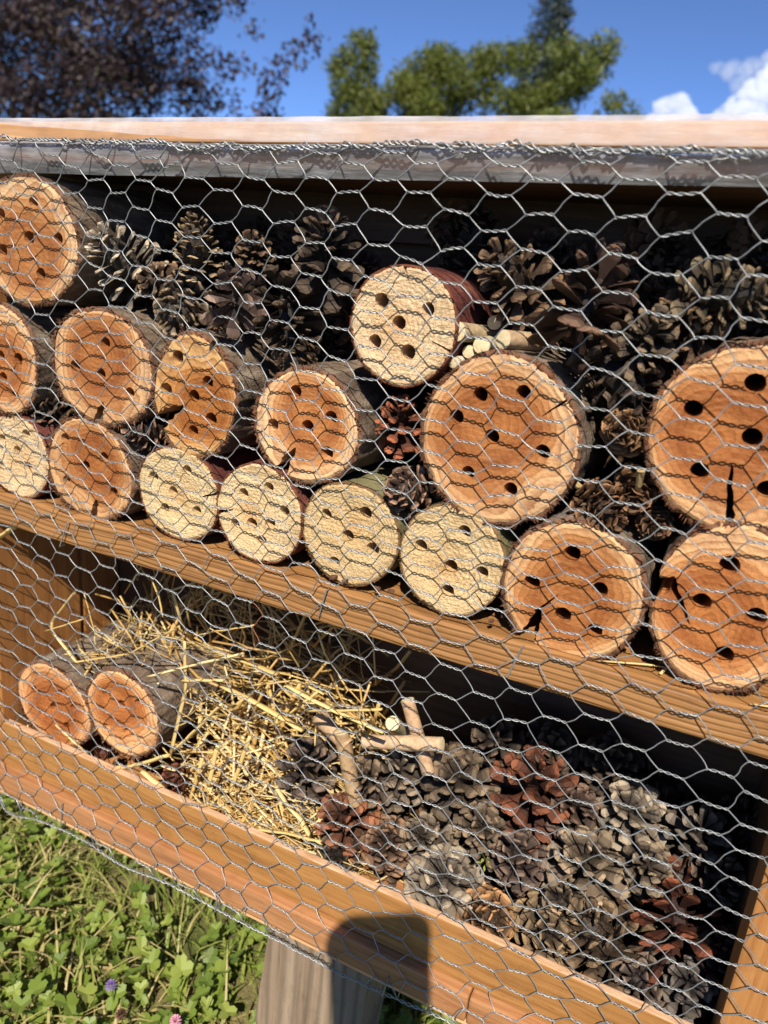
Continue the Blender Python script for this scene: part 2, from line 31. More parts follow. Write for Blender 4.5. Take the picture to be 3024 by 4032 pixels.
LOGS=[[[-0.4996,0.6915,0.0509,0.0441],0.006,"orange",0.0046,[[0.0038,0.0028],[0.0331,0.0045],[-0.0247,-0.008],[0.014,-0.0217],[0.0097,0.0276],[-0.0244,0.0175],[-0.0409,0.011]],[],[1,1,1],0.12,"orange faced drilled log high on the left just under the roof edge"],[[-0.5346,0.6002,0.0366,0.0425],0.008,"orange",0.0044,[[0.0183,0.0034],[-0.0002,-0.0141],[-0.0013,0.003],[-0.0167,0.0188]],[[0.0109,-0.0258,-0.0064,-0.0183,0.004]],[1.02,0.93,0.85],0.12,"orange log cut off by the left edge, under the highest log"],[[-0.4316,0.6079,0.0485,0.042],0.008,"orange",0.0046,[[0.0062,0.019],[-0.0243,-0.0019],[0.001,-0.0042],[0.0289,-0.0141]],[[-0.0029,-0.0411,0.0022,-0.0248,0.011]],[0.92,0.85,0.8],0.12,"red brown ringed log second from left in the middle row, notch at its foot"],[[-0.3461,0.5994,0.035,0.043],0.009,"orange",0.0046,[[-0.0135,0.0261],[-0.0236,0.0019],[0.0011,0.0008],[0.0124,0.0121],[0.0159,-0.0132],[0.0007,-0.0241]],[[-0.032,-0.0232,-0.0086,-0.0067,0.014]],[0.95,0.86,0.66],0.12,"yellow brown tall oval log with a dark notch on its left side, grey bark behind"],[[-0.2543,0.5936,0.0386,0.0369],0.008,"orange",0.0043,[[-0.0079,0.0224],[-0.0241,-0.0021],[0.0027,0.0009],[0.0194,0.0098],[0.0182,-0.0139]],[[-0.0213,-0.0391,-0.0052,-0.0142,0.012]],[1.15,1.12,1.1],0.13,"light orange log with whitish rim and open crack at lower left, beside yellow brown oval"],[[-0.1912,0.6657,0.0343,0.0345],0.007,"pale",0.0044,[[-0.0143,0.0132],[-0.0018,0.0017],[0.0156,0.0115],[-0.0166,-0.0109],[0.0057,-0.0145]],[[-0.0015,0.0327,0.0016,0.0253,0.0025],[0.0362,-0.0124,0.0193,-0.0057,0.002]],[1.0,0.96,0.9],0.12,"pale rough log lying highest in the middle, beside the short twigs"],[[-0.124,0.6076,0.0464,0.0493],0.008,"orange",0.0043,[[-0.0136,0.0253],[0.0114,0.0304],[-0.0266,0.0101],[-0.0033,0.0024],[0.0274,-0.0013],[-0.0151,-0.0218],[0.0121,-0.0266]],[[0.037,0.0307,0.0237,0.0187,0.0016]],[1,0.92,0.85],0.13,"large orange log in the centre with seven drilled holes and flaking dark bark"],[[0.0026,0.6301,0.0442,0.0485],0.01,"orange",0.005,[[0.0007,0.0297],[-0.0253,0.0126],[0.0051,0.0028],[-0.0157,-0.0189],[0.0176,-0.0222],[0.0264,0.0173]],[[0.0042,-0.0449,-0.0015,-0.0117,0.005]],[1,0.88,0.78],0.13,"largest orange log cut off by the right edge with clean black holes"],[[-0.5267,0.5219,0.0363,0.0344],0.009,"pale",0.004,[[-0.0149,0.0128],[0.0135,0.0216],[0.0018,0.006],[-0.0169,-0.0105],[0.0142,-0.0053]],[],[1,0.98,0.9],0.11,"pale log at the far left end of the shelf"],[[-0.4471,0.5267,0.0434,0.0397],0.009,"orange",0.004200000000000001,[[-0.0233,0.021],[-0.0021,0.003],[0.0169,0.0132],[0.0261,-0.0127],[-0.0235,-0.0134]],[[0.0047,-0.0375,0.0077,-0.0215,0.009],[0.0062,-0.0225,-0.0076,-0.0015,0.0015]],[0.92,0.82,0.72],0.12,"dark orange oval log standing on the shelf between two pale logs on the left"],[[-0.3596,0.5254,0.0363,0.0348],0.009,"pale",0.004,[[-0.022,0.0088],[0.009,0.0199],[-0.0032,0.0016],[-0.011,-0.0131],[0.0183,-0.0091]],[[0.0381,0.0085,0.0202,0.0019,0.0022]],[0.97,0.97,0.84],0.12,"pale log on the shelf with a split at its right and red bark behind"],[[-0.288,0.5258,0.0353,0.0356],0.009,"pale",0.004,[[-0.0125,0.0126],[0.0079,0.0213],[0.0216,0.0069],[-0.0187,-0.0115],[-0.0046,-0.0079],[0.0108,-0.0044],[0.0038,-0.0188]],[[-0.038,-0.0078,-0.0207,-0.0008,0.004]],[1.02,1.0,0.88],0.12,"pale log on the shelf with seven holes, three of them in a row"],[[-0.2164,0.5272,0.0358,0.0351],0.009,"pale",0.004200000000000001,[[-0.0175,0.0107],[0.0114,0.0181],[0.0,-0.0006],[0.0188,-0.0052],[-0.0088,-0.0214]],[[-0.0348,-0.0164,-0.0277,-0.0126,0.0016]],[0.9,0.86,0.7],0.12,"yellowish pale log with a green side, right of the seven holed pale log"],[[-0.1431,0.5272,0.0344,0.0366],0.009,"pale",0.004200000000000001,[[-0.0212,0.0052],[0.0062,0.021],[0.0004,-0.0035],[0.0208,-0.0023],[0.0003,-0.0203]],[[0.0262,-0.0261,0.0175,-0.0159,0.003]],[0.98,0.95,0.8],0.12,"rightmost pale log on the shelf with a dark red split at its lower edge"],[[-0.0669,0.5267,0.0409,0.0428],0.008,"orange",0.0046,[[-0.0034,0.024],[-0.0238,0.0005],[0.0156,0.0064],[-0.0025,-0.015],[0.0171,-0.0192]],[[-0.022,-0.036,-0.0151,-0.0135,0.012],[-0.0156,-0.0136,-0.0072,-0.0031,0.002]],[1.03,0.95,0.86],0.13,"orange log on the shelf with splintered wood at its lower left"],[[0.0156,0.5388,0.038,0.0478],0.009,"orange",0.005,[[-0.0038,0.0254],[-0.0129,0.0015],[0.0148,0.0006],[0.0042,-0.0255],[0.022,0.0245]],[[-0.0415,0.002,-0.0264,0.0084,0.017],[-0.0286,0.0061,-0.0161,-0.0135,0.005]],[1.12,1.0,0.9],0.13,"wide orange log at the shelf's right end with a big notch on its left"],[[-0.5091,0.2884,0.0453,0.04],0.018,"orange",0.004200000000000001,[[0.0118,0.0163],[-0.0218,0.0095],[0.0016,-0.0008],[-0.0144,-0.014],[0.0176,-0.0156],[0.0272,0.0073]],[[0.0429,-0.0207,0.029,-0.0162,0.003]],[1.05,0.88,0.76],0.13,"orange oval log in the lower left corner against the side board"],[[-0.4278,0.308,0.04,0.0402],0.02,"orange",0.004200000000000001,[[-0.0168,0.0139],[0.0,0.0097],[0.0198,0.0176],[-0.0177,-0.0202],[0.0064,-0.0159]],[],[1.16,1.0,0.86],0.13,"light orange log beside the straw, second log from the side board below"]]
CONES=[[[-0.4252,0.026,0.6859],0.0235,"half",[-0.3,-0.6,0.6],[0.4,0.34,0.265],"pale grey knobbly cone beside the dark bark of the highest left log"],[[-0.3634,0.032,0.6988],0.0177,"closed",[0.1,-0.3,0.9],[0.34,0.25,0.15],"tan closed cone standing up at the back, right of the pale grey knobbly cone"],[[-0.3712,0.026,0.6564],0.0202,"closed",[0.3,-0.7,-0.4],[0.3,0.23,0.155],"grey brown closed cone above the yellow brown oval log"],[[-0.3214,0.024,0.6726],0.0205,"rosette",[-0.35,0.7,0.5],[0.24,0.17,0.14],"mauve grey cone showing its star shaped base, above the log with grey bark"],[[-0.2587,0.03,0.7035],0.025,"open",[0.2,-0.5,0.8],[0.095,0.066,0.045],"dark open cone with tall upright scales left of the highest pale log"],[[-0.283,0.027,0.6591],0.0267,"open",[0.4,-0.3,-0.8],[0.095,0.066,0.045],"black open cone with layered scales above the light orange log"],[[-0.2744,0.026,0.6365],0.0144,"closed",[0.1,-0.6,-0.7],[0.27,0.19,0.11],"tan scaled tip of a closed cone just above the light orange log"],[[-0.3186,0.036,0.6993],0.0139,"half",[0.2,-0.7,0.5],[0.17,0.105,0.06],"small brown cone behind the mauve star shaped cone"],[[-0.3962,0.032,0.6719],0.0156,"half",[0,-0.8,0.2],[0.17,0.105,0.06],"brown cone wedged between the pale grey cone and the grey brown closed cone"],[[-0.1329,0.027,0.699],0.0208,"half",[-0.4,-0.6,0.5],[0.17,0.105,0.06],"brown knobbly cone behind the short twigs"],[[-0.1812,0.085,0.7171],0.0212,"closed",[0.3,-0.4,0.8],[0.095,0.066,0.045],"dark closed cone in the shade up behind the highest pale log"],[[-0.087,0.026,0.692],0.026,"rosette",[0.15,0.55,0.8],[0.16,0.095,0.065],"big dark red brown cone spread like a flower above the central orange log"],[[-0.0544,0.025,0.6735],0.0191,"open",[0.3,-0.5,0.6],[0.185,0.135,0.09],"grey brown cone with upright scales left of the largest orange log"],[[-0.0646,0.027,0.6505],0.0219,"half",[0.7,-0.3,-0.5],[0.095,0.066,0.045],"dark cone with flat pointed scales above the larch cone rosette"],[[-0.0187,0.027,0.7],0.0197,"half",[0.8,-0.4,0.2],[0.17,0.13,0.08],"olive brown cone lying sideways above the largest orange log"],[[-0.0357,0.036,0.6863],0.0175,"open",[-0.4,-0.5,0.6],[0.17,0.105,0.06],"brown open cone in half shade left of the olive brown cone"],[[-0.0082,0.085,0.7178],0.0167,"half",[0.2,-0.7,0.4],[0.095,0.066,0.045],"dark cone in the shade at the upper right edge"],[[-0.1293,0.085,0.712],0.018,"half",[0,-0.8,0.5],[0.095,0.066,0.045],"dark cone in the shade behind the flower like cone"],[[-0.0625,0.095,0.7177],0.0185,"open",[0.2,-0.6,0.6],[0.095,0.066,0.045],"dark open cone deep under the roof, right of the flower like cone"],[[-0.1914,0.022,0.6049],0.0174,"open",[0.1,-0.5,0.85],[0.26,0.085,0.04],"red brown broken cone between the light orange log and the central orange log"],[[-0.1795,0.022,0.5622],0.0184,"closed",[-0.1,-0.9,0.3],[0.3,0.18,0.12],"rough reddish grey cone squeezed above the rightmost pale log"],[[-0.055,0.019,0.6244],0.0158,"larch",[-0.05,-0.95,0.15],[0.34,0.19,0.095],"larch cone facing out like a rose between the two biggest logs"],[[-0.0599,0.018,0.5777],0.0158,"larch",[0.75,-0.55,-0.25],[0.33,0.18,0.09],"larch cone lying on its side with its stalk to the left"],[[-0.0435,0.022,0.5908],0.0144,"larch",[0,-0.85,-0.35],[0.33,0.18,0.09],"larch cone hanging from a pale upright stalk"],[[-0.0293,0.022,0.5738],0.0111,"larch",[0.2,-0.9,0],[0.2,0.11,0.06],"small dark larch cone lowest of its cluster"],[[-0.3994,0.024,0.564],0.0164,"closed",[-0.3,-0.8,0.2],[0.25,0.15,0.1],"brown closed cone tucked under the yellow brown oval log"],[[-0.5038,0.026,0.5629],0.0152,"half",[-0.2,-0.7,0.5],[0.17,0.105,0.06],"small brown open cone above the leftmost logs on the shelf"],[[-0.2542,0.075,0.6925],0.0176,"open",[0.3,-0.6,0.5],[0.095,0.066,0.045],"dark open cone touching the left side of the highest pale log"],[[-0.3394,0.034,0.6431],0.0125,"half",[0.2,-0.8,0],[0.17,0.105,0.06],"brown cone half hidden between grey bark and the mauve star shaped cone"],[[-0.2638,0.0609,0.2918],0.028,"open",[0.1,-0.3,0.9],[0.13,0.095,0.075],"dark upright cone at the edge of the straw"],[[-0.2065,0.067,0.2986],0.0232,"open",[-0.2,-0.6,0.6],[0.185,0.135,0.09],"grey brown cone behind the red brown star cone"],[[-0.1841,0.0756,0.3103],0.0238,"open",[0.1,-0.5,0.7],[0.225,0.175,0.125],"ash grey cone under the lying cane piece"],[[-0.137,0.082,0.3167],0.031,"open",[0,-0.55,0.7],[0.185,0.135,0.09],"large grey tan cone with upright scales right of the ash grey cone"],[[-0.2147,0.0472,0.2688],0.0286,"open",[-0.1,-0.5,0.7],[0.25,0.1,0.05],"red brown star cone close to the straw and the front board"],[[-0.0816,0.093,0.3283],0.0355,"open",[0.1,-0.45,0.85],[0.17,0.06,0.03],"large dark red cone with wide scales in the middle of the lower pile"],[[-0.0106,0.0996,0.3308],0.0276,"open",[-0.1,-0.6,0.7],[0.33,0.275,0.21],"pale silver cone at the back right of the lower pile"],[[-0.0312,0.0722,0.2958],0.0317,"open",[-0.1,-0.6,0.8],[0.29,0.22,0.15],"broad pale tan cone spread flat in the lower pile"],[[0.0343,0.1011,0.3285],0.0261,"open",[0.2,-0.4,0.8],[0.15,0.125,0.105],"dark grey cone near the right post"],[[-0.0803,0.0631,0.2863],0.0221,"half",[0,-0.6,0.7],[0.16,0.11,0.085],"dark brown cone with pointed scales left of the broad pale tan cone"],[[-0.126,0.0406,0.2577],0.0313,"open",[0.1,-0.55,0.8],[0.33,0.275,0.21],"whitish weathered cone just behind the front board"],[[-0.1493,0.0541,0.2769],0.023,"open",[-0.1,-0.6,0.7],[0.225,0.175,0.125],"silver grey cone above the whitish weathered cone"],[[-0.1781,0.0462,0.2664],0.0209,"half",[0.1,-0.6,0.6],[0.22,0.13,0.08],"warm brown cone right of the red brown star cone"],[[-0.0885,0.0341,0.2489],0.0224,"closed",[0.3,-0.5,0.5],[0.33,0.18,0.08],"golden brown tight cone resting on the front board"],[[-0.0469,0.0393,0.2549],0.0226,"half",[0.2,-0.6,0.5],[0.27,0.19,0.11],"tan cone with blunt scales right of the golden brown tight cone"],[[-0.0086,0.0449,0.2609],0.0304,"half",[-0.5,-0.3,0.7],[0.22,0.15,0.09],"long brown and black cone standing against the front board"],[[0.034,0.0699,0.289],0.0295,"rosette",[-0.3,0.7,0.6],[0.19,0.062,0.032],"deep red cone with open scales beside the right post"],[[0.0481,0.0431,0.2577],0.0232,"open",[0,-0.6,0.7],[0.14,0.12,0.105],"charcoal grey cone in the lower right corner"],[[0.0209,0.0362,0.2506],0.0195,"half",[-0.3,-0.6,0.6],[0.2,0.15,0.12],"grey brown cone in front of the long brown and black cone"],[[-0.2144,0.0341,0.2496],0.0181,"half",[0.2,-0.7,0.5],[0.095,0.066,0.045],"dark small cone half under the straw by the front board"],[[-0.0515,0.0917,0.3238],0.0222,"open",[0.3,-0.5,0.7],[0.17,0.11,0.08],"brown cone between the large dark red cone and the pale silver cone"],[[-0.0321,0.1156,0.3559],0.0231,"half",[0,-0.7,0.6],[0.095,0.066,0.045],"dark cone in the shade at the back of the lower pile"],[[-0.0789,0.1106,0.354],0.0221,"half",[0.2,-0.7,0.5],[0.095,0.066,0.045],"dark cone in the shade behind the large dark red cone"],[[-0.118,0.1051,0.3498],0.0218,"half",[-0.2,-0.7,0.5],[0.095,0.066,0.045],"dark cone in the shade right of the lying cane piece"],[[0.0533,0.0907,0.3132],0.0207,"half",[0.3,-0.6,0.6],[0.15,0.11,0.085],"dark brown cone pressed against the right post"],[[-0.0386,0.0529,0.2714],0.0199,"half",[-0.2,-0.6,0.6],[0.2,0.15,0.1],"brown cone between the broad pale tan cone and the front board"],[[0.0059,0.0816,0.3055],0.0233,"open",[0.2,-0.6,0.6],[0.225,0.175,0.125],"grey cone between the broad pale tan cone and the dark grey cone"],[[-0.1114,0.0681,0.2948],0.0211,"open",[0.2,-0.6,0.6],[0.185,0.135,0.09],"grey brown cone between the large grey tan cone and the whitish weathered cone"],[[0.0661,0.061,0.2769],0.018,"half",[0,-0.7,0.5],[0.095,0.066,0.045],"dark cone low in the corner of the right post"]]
FILL=[[[-0.1215,0.1002,0.7132],0.0155],[[-0.0927,0.1261,0.6849],0.0161],[[-0.4924,0.1072,0.596],0.0213],[[-0.3219,0.0881,0.7069],0.0177],[[0.0125,0.129,0.6789],0.015],[[-0.049,0.0937,0.7014],0.0146],[[-0.19,0.0922,0.7047],0.0162],[[-0.1898,0.1293,0.6753],0.0175],[[-0.0724,0.0927,0.7314],0.0145],[[-0.1865,0.1295,0.6626],0.0176],[[-0.1786,0.0855,0.6857],0.0161],[[-0.2352,0.0876,0.6436],0.0172],[[-0.2013,0.1283,0.6371],0.018],[[-0.5211,0.0938,0.6703],0.0206],[[0.0083,0.0971,0.6788],0.0142],[[-0.2635,0.0861,0.6581],0.0174],[[-0.4116,0.0988,0.6289],0.0198],[[-0.3753,0.1174,0.6192],0.02],[[-0.0405,0.1081,0.6737],0.0151],[[-0.4075,0.1097,0.6392],0.02],[[-0.0997,0.1205,0.6757],0.0161],[[-0.5197,0.1247,0.6875],0.0213],[[-0.1104,0.0875,0.659],0.0155],[[-0.2002,0.0921,0.7234],0.0161],[[-0.4992,0.0966,0.685],0.0203],[[-0.4942,0.1113,0.6345],0.0211],[[-0.111,0.0977,0.6487],0.0159],[[-0.3767,0.1216,0.6838],0.0195],[[-0.1282,0.0956,0.6665],0.0159],[[-0.4586,0.1257,0.6582],0.0208],[[-0.3601,0.1166,0.6372],0.0196],[[-0.2967,0.1264,0.6508],0.0189],[[-0.3852,0.1025,0.687],0.019],[[-0.4055,0.1179,0.6711],0.0198],[[-0.0431,0.1094,0.6832],0.0151],[[-0.0253,0.1164,0.7232],0.0147],[[-0.2691,0.0938,0.6318],0.0179],[[-0.3589,0.1055,0.7038],0.0186],[[-0.1254,0.1254,0.7067],0.0163],[[-0.0729,0.1122,0.7125],0.0152],[[-0.14,0.1142,0.7184],0.0161],[[-0.1407,0.0984,0.6542],0.0163],[[-0.4539,0.1236,0.6507],0.0208],[[-0.4384,0.0897,0.6877],0.0193],[[0.0096,0.0892,0.6822],0.0139],[[-0.0479,0.0861,0.7009],0.0143],[[-0.4792,0.0867,0.6799],0.0198],[[-0.4061,0.0914,0.7041],0.0188],[[-0.4829,0.1222,0.6612],0.021],[[-0.0727,0.0878,0.6912],0.0148],[[-0.0158,0.0856,0.7312],0.0136],[[-0.0913,0.1191,0.6809],0.016],[[-0.3539,0.1242,0.6235],0.0198],[[-0.526,0.1196,0.5939],0.0221],[[-0.0482,0.1208,0.6978],0.0153],[[-0.0166,0.0975,0.6679],0.0146],[[-0.4139,0.105,0.6436],0.0199],[[-0.0439,0.0921,0.7003],0.0145],[[-0.2836,0.1164,0.6257],0.0188],[[-0.415,0.1024,0.692],0.0193],[[0.0725,0.1176,0.2649],0.0193],[[-0.2055,0.116,0.268],0.0229],[[-0.2122,0.1297,0.2778],0.0232],[[-0.0197,0.1022,0.2497],0.0202],[[-0.0959,0.0771,0.2154],0.0208],[[-0.121,0.1337,0.2991],0.0219],[[-0.2478,0.0945,0.2074],0.0234],[[-0.2655,0.1127,0.2432],0.0238],[[-0.2217,0.0752,0.2217],0.0224],[[-0.0852,0.0947,0.2156],0.0212],[[0.0212,0.13,0.2892],0.0201],[[-0.2173,0.0786,0.1942],0.0227],[[-0.1221,0.109,0.2493],0.0217],[[-0.1437,0.1249,0.2606],0.0224],[[-0.2036,0.0772,0.2017],0.0224],[[-0.0945,0.1014,0.2635],0.021],[[-0.1475,0.0982,0.2597],0.0217],[[-0.3027,0.1187,0.2745],0.0241],[[-0.2751,0.0781,0.1993],0.0234],[[-0.0179,0.13,0.3387],0.0201],[[-0.1821,0.0751,0.2084],0.022],[[-0.2026,0.1012,0.2533],0.0225],[[-0.2133,0.0792,0.2225],0.0224],[[0.0712,0.1068,0.2247],0.0194],[[0.0163,0.0928,0.203],0.0199],[[-0.2986,0.1136,0.2489],0.0242],[[-0.0475,0.0788,0.2077],0.0203],[[-0.1285,0.0795,0.2193],0.0213],[[-0.1032,0.0831,0.2181],0.0211],[[-0.0357,0.13,0.3124],0.0206],[[0.0711,0.13,0.3283],0.019],[[-0.2962,0.1116,0.2725],0.0239],[[-0.0238,0.0929,0.2022],0.0205],[[-0.1362,0.104,0.2509],0.0218],[[-0.0807,0.0822,0.2152],0.0208],[[0.02,0.0845,0.217],0.0195],[[-0.1589,0.1347,0.2901],0.0226],[[0.0308,0.1027,0.247],0.0196],[[-0.0166,0.13,0.3024],0.0204],[[0.0656,0.13,0.2972],0.0194],[[-0.1053,0.1285,0.2648],0.0219],[[-0.1432,0.0915,0.2135],0.0219],[[-0.2276,0.0795,0.215],0.0226],[[-0.1328,0.1077,0.2569],0.0218],[[-0.1001,0.0866,0.2271],0.021],[[-0.2095,0.0849,0.2208],0.0225],[[-0.0777,0.13,0.2986],0.0213],[[-0.0337,0.1115,0.2322],0.0208],[[-0.2515,0.0871,0.2456],0.0228],[[-0.1279,0.1031,0.2286],0.0219],[[-0.1567,0.0882,0.1998],0.0221],[[0.0644,0.132,0.27],0.0198],[[-0.104,0.13,0.3112],0.0215],[[0.0264,0.13,0.3208],0.0197],[[-0.0199,0.1247,0.2676],0.0207],[[-0.0691,0.1317,0.3077],0.0211],[[-0.0665,0.1021,0.2374],0.0209],[[0.0677,0.13,0.3366],0.019],[[0.0526,0.0932,0.2024],0.0195],[[0.0537,0.1337,0.276],0.0199]]
STRAWS=[[[[-0.3989,0.0256,0.443],[-0.3906,0.0259,0.4247],[-0.3864,0.025,0.4117]],0.00159,1.0,"bent straw standing up under the shelf, its head touching the board"],[[[-0.4752,0.0176,0.4114],[-0.5046,0.0179,0.3757],[-0.5036,0.017,0.3664],[-0.4774,0.0184,0.3439],[-0.4143,0.0165,0.3729],[-0.3642,0.0189,0.4125]],0.00121,0.95,"thin zigzag straw in front of the left side board"],[[[-0.5144,0.0189,0.3623],[-0.4682,0.0192,0.388]],0.00128,1.05,"short straw crossing the zigzag straw by the side board"],[[[-0.3932,0.015,0.3588],[-0.3461,0.0153,0.3848],[-0.2999,0.0145,0.4101]],0.00233,1.35,"broad whitish stalk pointing at the light orange log"],[[[-0.3573,0.0163,0.4022],[-0.3556,0.0166,0.3579],[-0.3701,0.0158,0.2919]],0.00206,1.0,"long upright yellow stalk beside the light orange log"],[[[-0.3577,0.0157,0.367],[-0.3181,0.016,0.3802]],0.00266,1.05,"short wide stalk lying level across the upright yellow stalk"],[[[-0.3205,0.0176,0.3736],[-0.2855,0.0179,0.3691],[-0.2449,0.017,0.3615]],0.00337,1.0,"widest flattened stalk sloping down to the right"],[[[-0.3544,0.0224,0.3997],[-0.3141,0.0227,0.3987],[-0.2728,0.0218,0.3977]],0.00311,0.85,"broad tan stalk under the shelf sloping to the right"],[[[-0.2639,0.0214,0.391],[-0.2233,0.0217,0.384],[-0.1812,0.0209,0.3816]],0.00256,1.1,"long golden stalk reaching over the dark upright cone"],[[[-0.2448,0.0221,0.3753],[-0.185,0.0224,0.3985]],0.00219,0.95,"level golden stalk ending above the lying cane piece"],[[[-0.4993,0.0118,0.2167],[-0.4813,0.0121,0.2341],[-0.4109,0.0113,0.2659],[-0.3689,0.0127,0.2934]],0.00324,1.05,"thick straw bundle piece lying along the front board"],[[[-0.4997,0.0125,0.2753],[-0.4749,0.0128,0.2639],[-0.4466,0.0119,0.2536]],0.00127,1.1,"straight straw leaning across the lower left log"],[[[-0.5337,0.0106,0.2628],[-0.5365,0.0108,0.245],[-0.5267,0.01,0.2238]],0.00107,1.15,"curled pale straw hanging over the front board at the left"],[[[-0.3974,0.0118,0.2663],[-0.3723,0.0121,0.258]],0.00299,1.15,"short wide pale straw by the reddish closed cone"],[[[-0.3181,0.015,0.3599],[-0.3404,0.0153,0.3303],[-0.3656,0.0145,0.2981]],0.00167,1.1,"pale straw leaning from the pile down to the thick straw bundle"],[[[-0.4322,0.0256,0.4174],[-0.4177,0.0259,0.3959]],0.00144,0.9,"short straw upright in the shade below the shelf"],[[[-0.4696,0.0224,0.4103],[-0.459,0.0227,0.3761],[-0.427,0.0218,0.3709]],0.00124,0.95,"bent straw above the bark of the lower logs"],[[[-0.2648,0.015,0.3043],[-0.2535,0.0153,0.2915],[-0.2384,0.0145,0.283],[-0.2326,0.0159,0.2719]],0.00276,1.15,"torn pale straw strip ending beside the red brown star cone"],[[[-0.2805,0.0112,0.2594],[-0.2501,0.0115,0.2689],[-0.219,0.0106,0.2759]],0.00186,1.0,"straw lying on the rim of the front board"],[[[-0.3225,0.075,0.3692],[-0.2747,0.0753,0.4057]],0.00158,0.75,"shaded straw pointing up to the shelf"],[[[-0.3538,0.0272,0.404],[-0.2993,0.0275,0.4291]],0.0014,0.9,"thin straw level under the shelf"],[[[-0.2967,0.024,0.3793],[-0.2578,0.0243,0.3964],[-0.2329,0.0234,0.3935]],0.00172,0.95,"straw bowed over the broad golden stalks"],[[[-0.3214,0.015,0.3202],[-0.3298,0.0153,0.2765]],0.0017,1.05,"yellow straw leaning upright near the reddish closed cone"],[[[-0.2913,0.0157,0.3399],[-0.3051,0.016,0.2909],[-0.3087,0.0151,0.28]],0.00148,1.0,"straw slanting through the middle of the loose straw"],[[[-0.5651,0.0118,0.4376],[-0.5334,0.0121,0.4604]],0.00285,1.1,"cut straw end poking in at the left edge under the shelf"]]
STICKS=[[[-0.1578,0.012,0.6665],[-0.1471,0.05,0.6636],0.0057,[0.4,0.3,0.18],"short twig with round cut end touching the highest pale log"],[[-0.1304,0.014,0.6652],[-0.1142,0.05,0.6637],0.0055,[0.4,0.28,0.17],"short twig with round cut end right of the others, above the central log"],[[-0.1441,0.018,0.6599],[-0.1444,0.05,0.6594],0.0051,[0.42,0.36,0.24],"twig with pale rough cut end between two longer twigs"],[[-0.1522,0.02,0.655],[-0.1544,0.05,0.6553],0.0038,[0.4,0.34,0.22],"small split twig below the other cut twigs"],[[-0.1579,0.014,0.6476],[-0.1572,0.03,0.6496],0.0036,[0.5,0.45,0.36],"pale flat wood chip on the bark of the central log"],[[-0.1435,0.035,0.6725],[-0.1492,0.07,0.6701],0.0042,[0.36,0.3,0.22],"greyish twig end behind the row of cut twigs"],[[-0.2539,0.055,0.3506],[-0.2238,0.05,0.3381],0.0063,[0.42,0.28,0.16],"slanting cane piece with an open end above the dark upright cone"],[[-0.2292,0.05,0.3479],[-0.2111,0.05,0.2878],0.0062,[0.36,0.24,0.13],"upright brown cane piece between straw and cones"],[[-0.2068,0.046,0.3495],[-0.1453,0.048,0.3694],0.0054,[0.52,0.36,0.22],"level cane piece with a joint lying on the cones"],[[-0.1808,0.06,0.3881],[-0.1564,0.058,0.3344],0.0053,[0.46,0.3,0.18],"leaning cane piece behind the level one"],[[-0.1915,0.062,0.3627],[-0.193,0.09,0.3388],0.0057,[0.6,0.5,0.32],"pale round cane end beside the level cane piece"]]
CHIPS=[[[-0.2234,0.006,0.4965],0.0053],[[-0.1907,0.0073,0.4965],0.0044],[[-0.1816,0.0096,0.4965],0.0037],[[-0.1116,0.0065,0.4965],0.0038],[[-0.1076,0.0174,0.4965],0.0026],[[-0.0317,0.0267,0.4965],0.0041],[[-0.224,0.006,0.4965],0.003],[[-0.2141,0.006,0.4965],0.0033]]
STAPLES=[[-0.467,0.0,0.4703],[-0.2273,0.0,0.4777],[-0.0917,0.0,0.4763],[-0.4751,0.0,0.2007],[-0.3014,0.0,0.1893],[-0.1471,0.0,0.1896]]
SELT=[[-0.5839,-0.006,0.7576],[-0.5057,-0.006,0.7597],[-0.4921,-0.006,0.7588],[-0.4546,-0.006,0.759],[-0.4192,-0.006,0.7595],[-0.3876,-0.006,0.7593],[-0.3686,-0.006,0.7608],[-0.3429,-0.006,0.7571],[-0.3148,-0.006,0.7593],[-0.288,-0.006,0.7585],[-0.2624,-0.006,0.7598],[-0.244,-0.006,0.76],[-0.2089,-0.006,0.7618],[-0.1814,-0.006,0.7633],[-0.1601,-0.006,0.762],[-0.135,-0.006,0.7635],[-0.1107,-0.006,0.7619],[-0.0878,-0.006,0.7617],[-0.0619,-0.006,0.7631],[-0.0453,-0.006,0.7635],[-0.0252,-0.006,0.7633],[-0.006,-0.006,0.763],[0.03,-0.006,0.7629]]
SELB=[[-0.5961,-0.006,0.1793],[-0.5481,-0.006,0.1713],[-0.5041,-0.006,0.1802],[-0.4491,-0.006,0.1835],[-0.4056,-0.006,0.1771],[-0.3528,-0.006,0.1825],[-0.2863,-0.006,0.1811],[-0.2409,-0.006,0.1812],[-0.1767,-0.006,0.1801],[-0.1025,-0.006,0.1858],[-0.051,-0.006,0.1873],[0.043,-0.006,0.1877],[0.1241,-0.006,0.1916]]
FLOWERS=[[-0.407,-0.02,0.05],[-0.379,-0.037,0.05],[-0.334,-0.018,0.05]]
SPRIG=[-0.0959,0.03,0.3021]
REDCONE=[-0.3652,0.022,0.2621]
REDBIT=[-0.4609,0.03,0.2503]
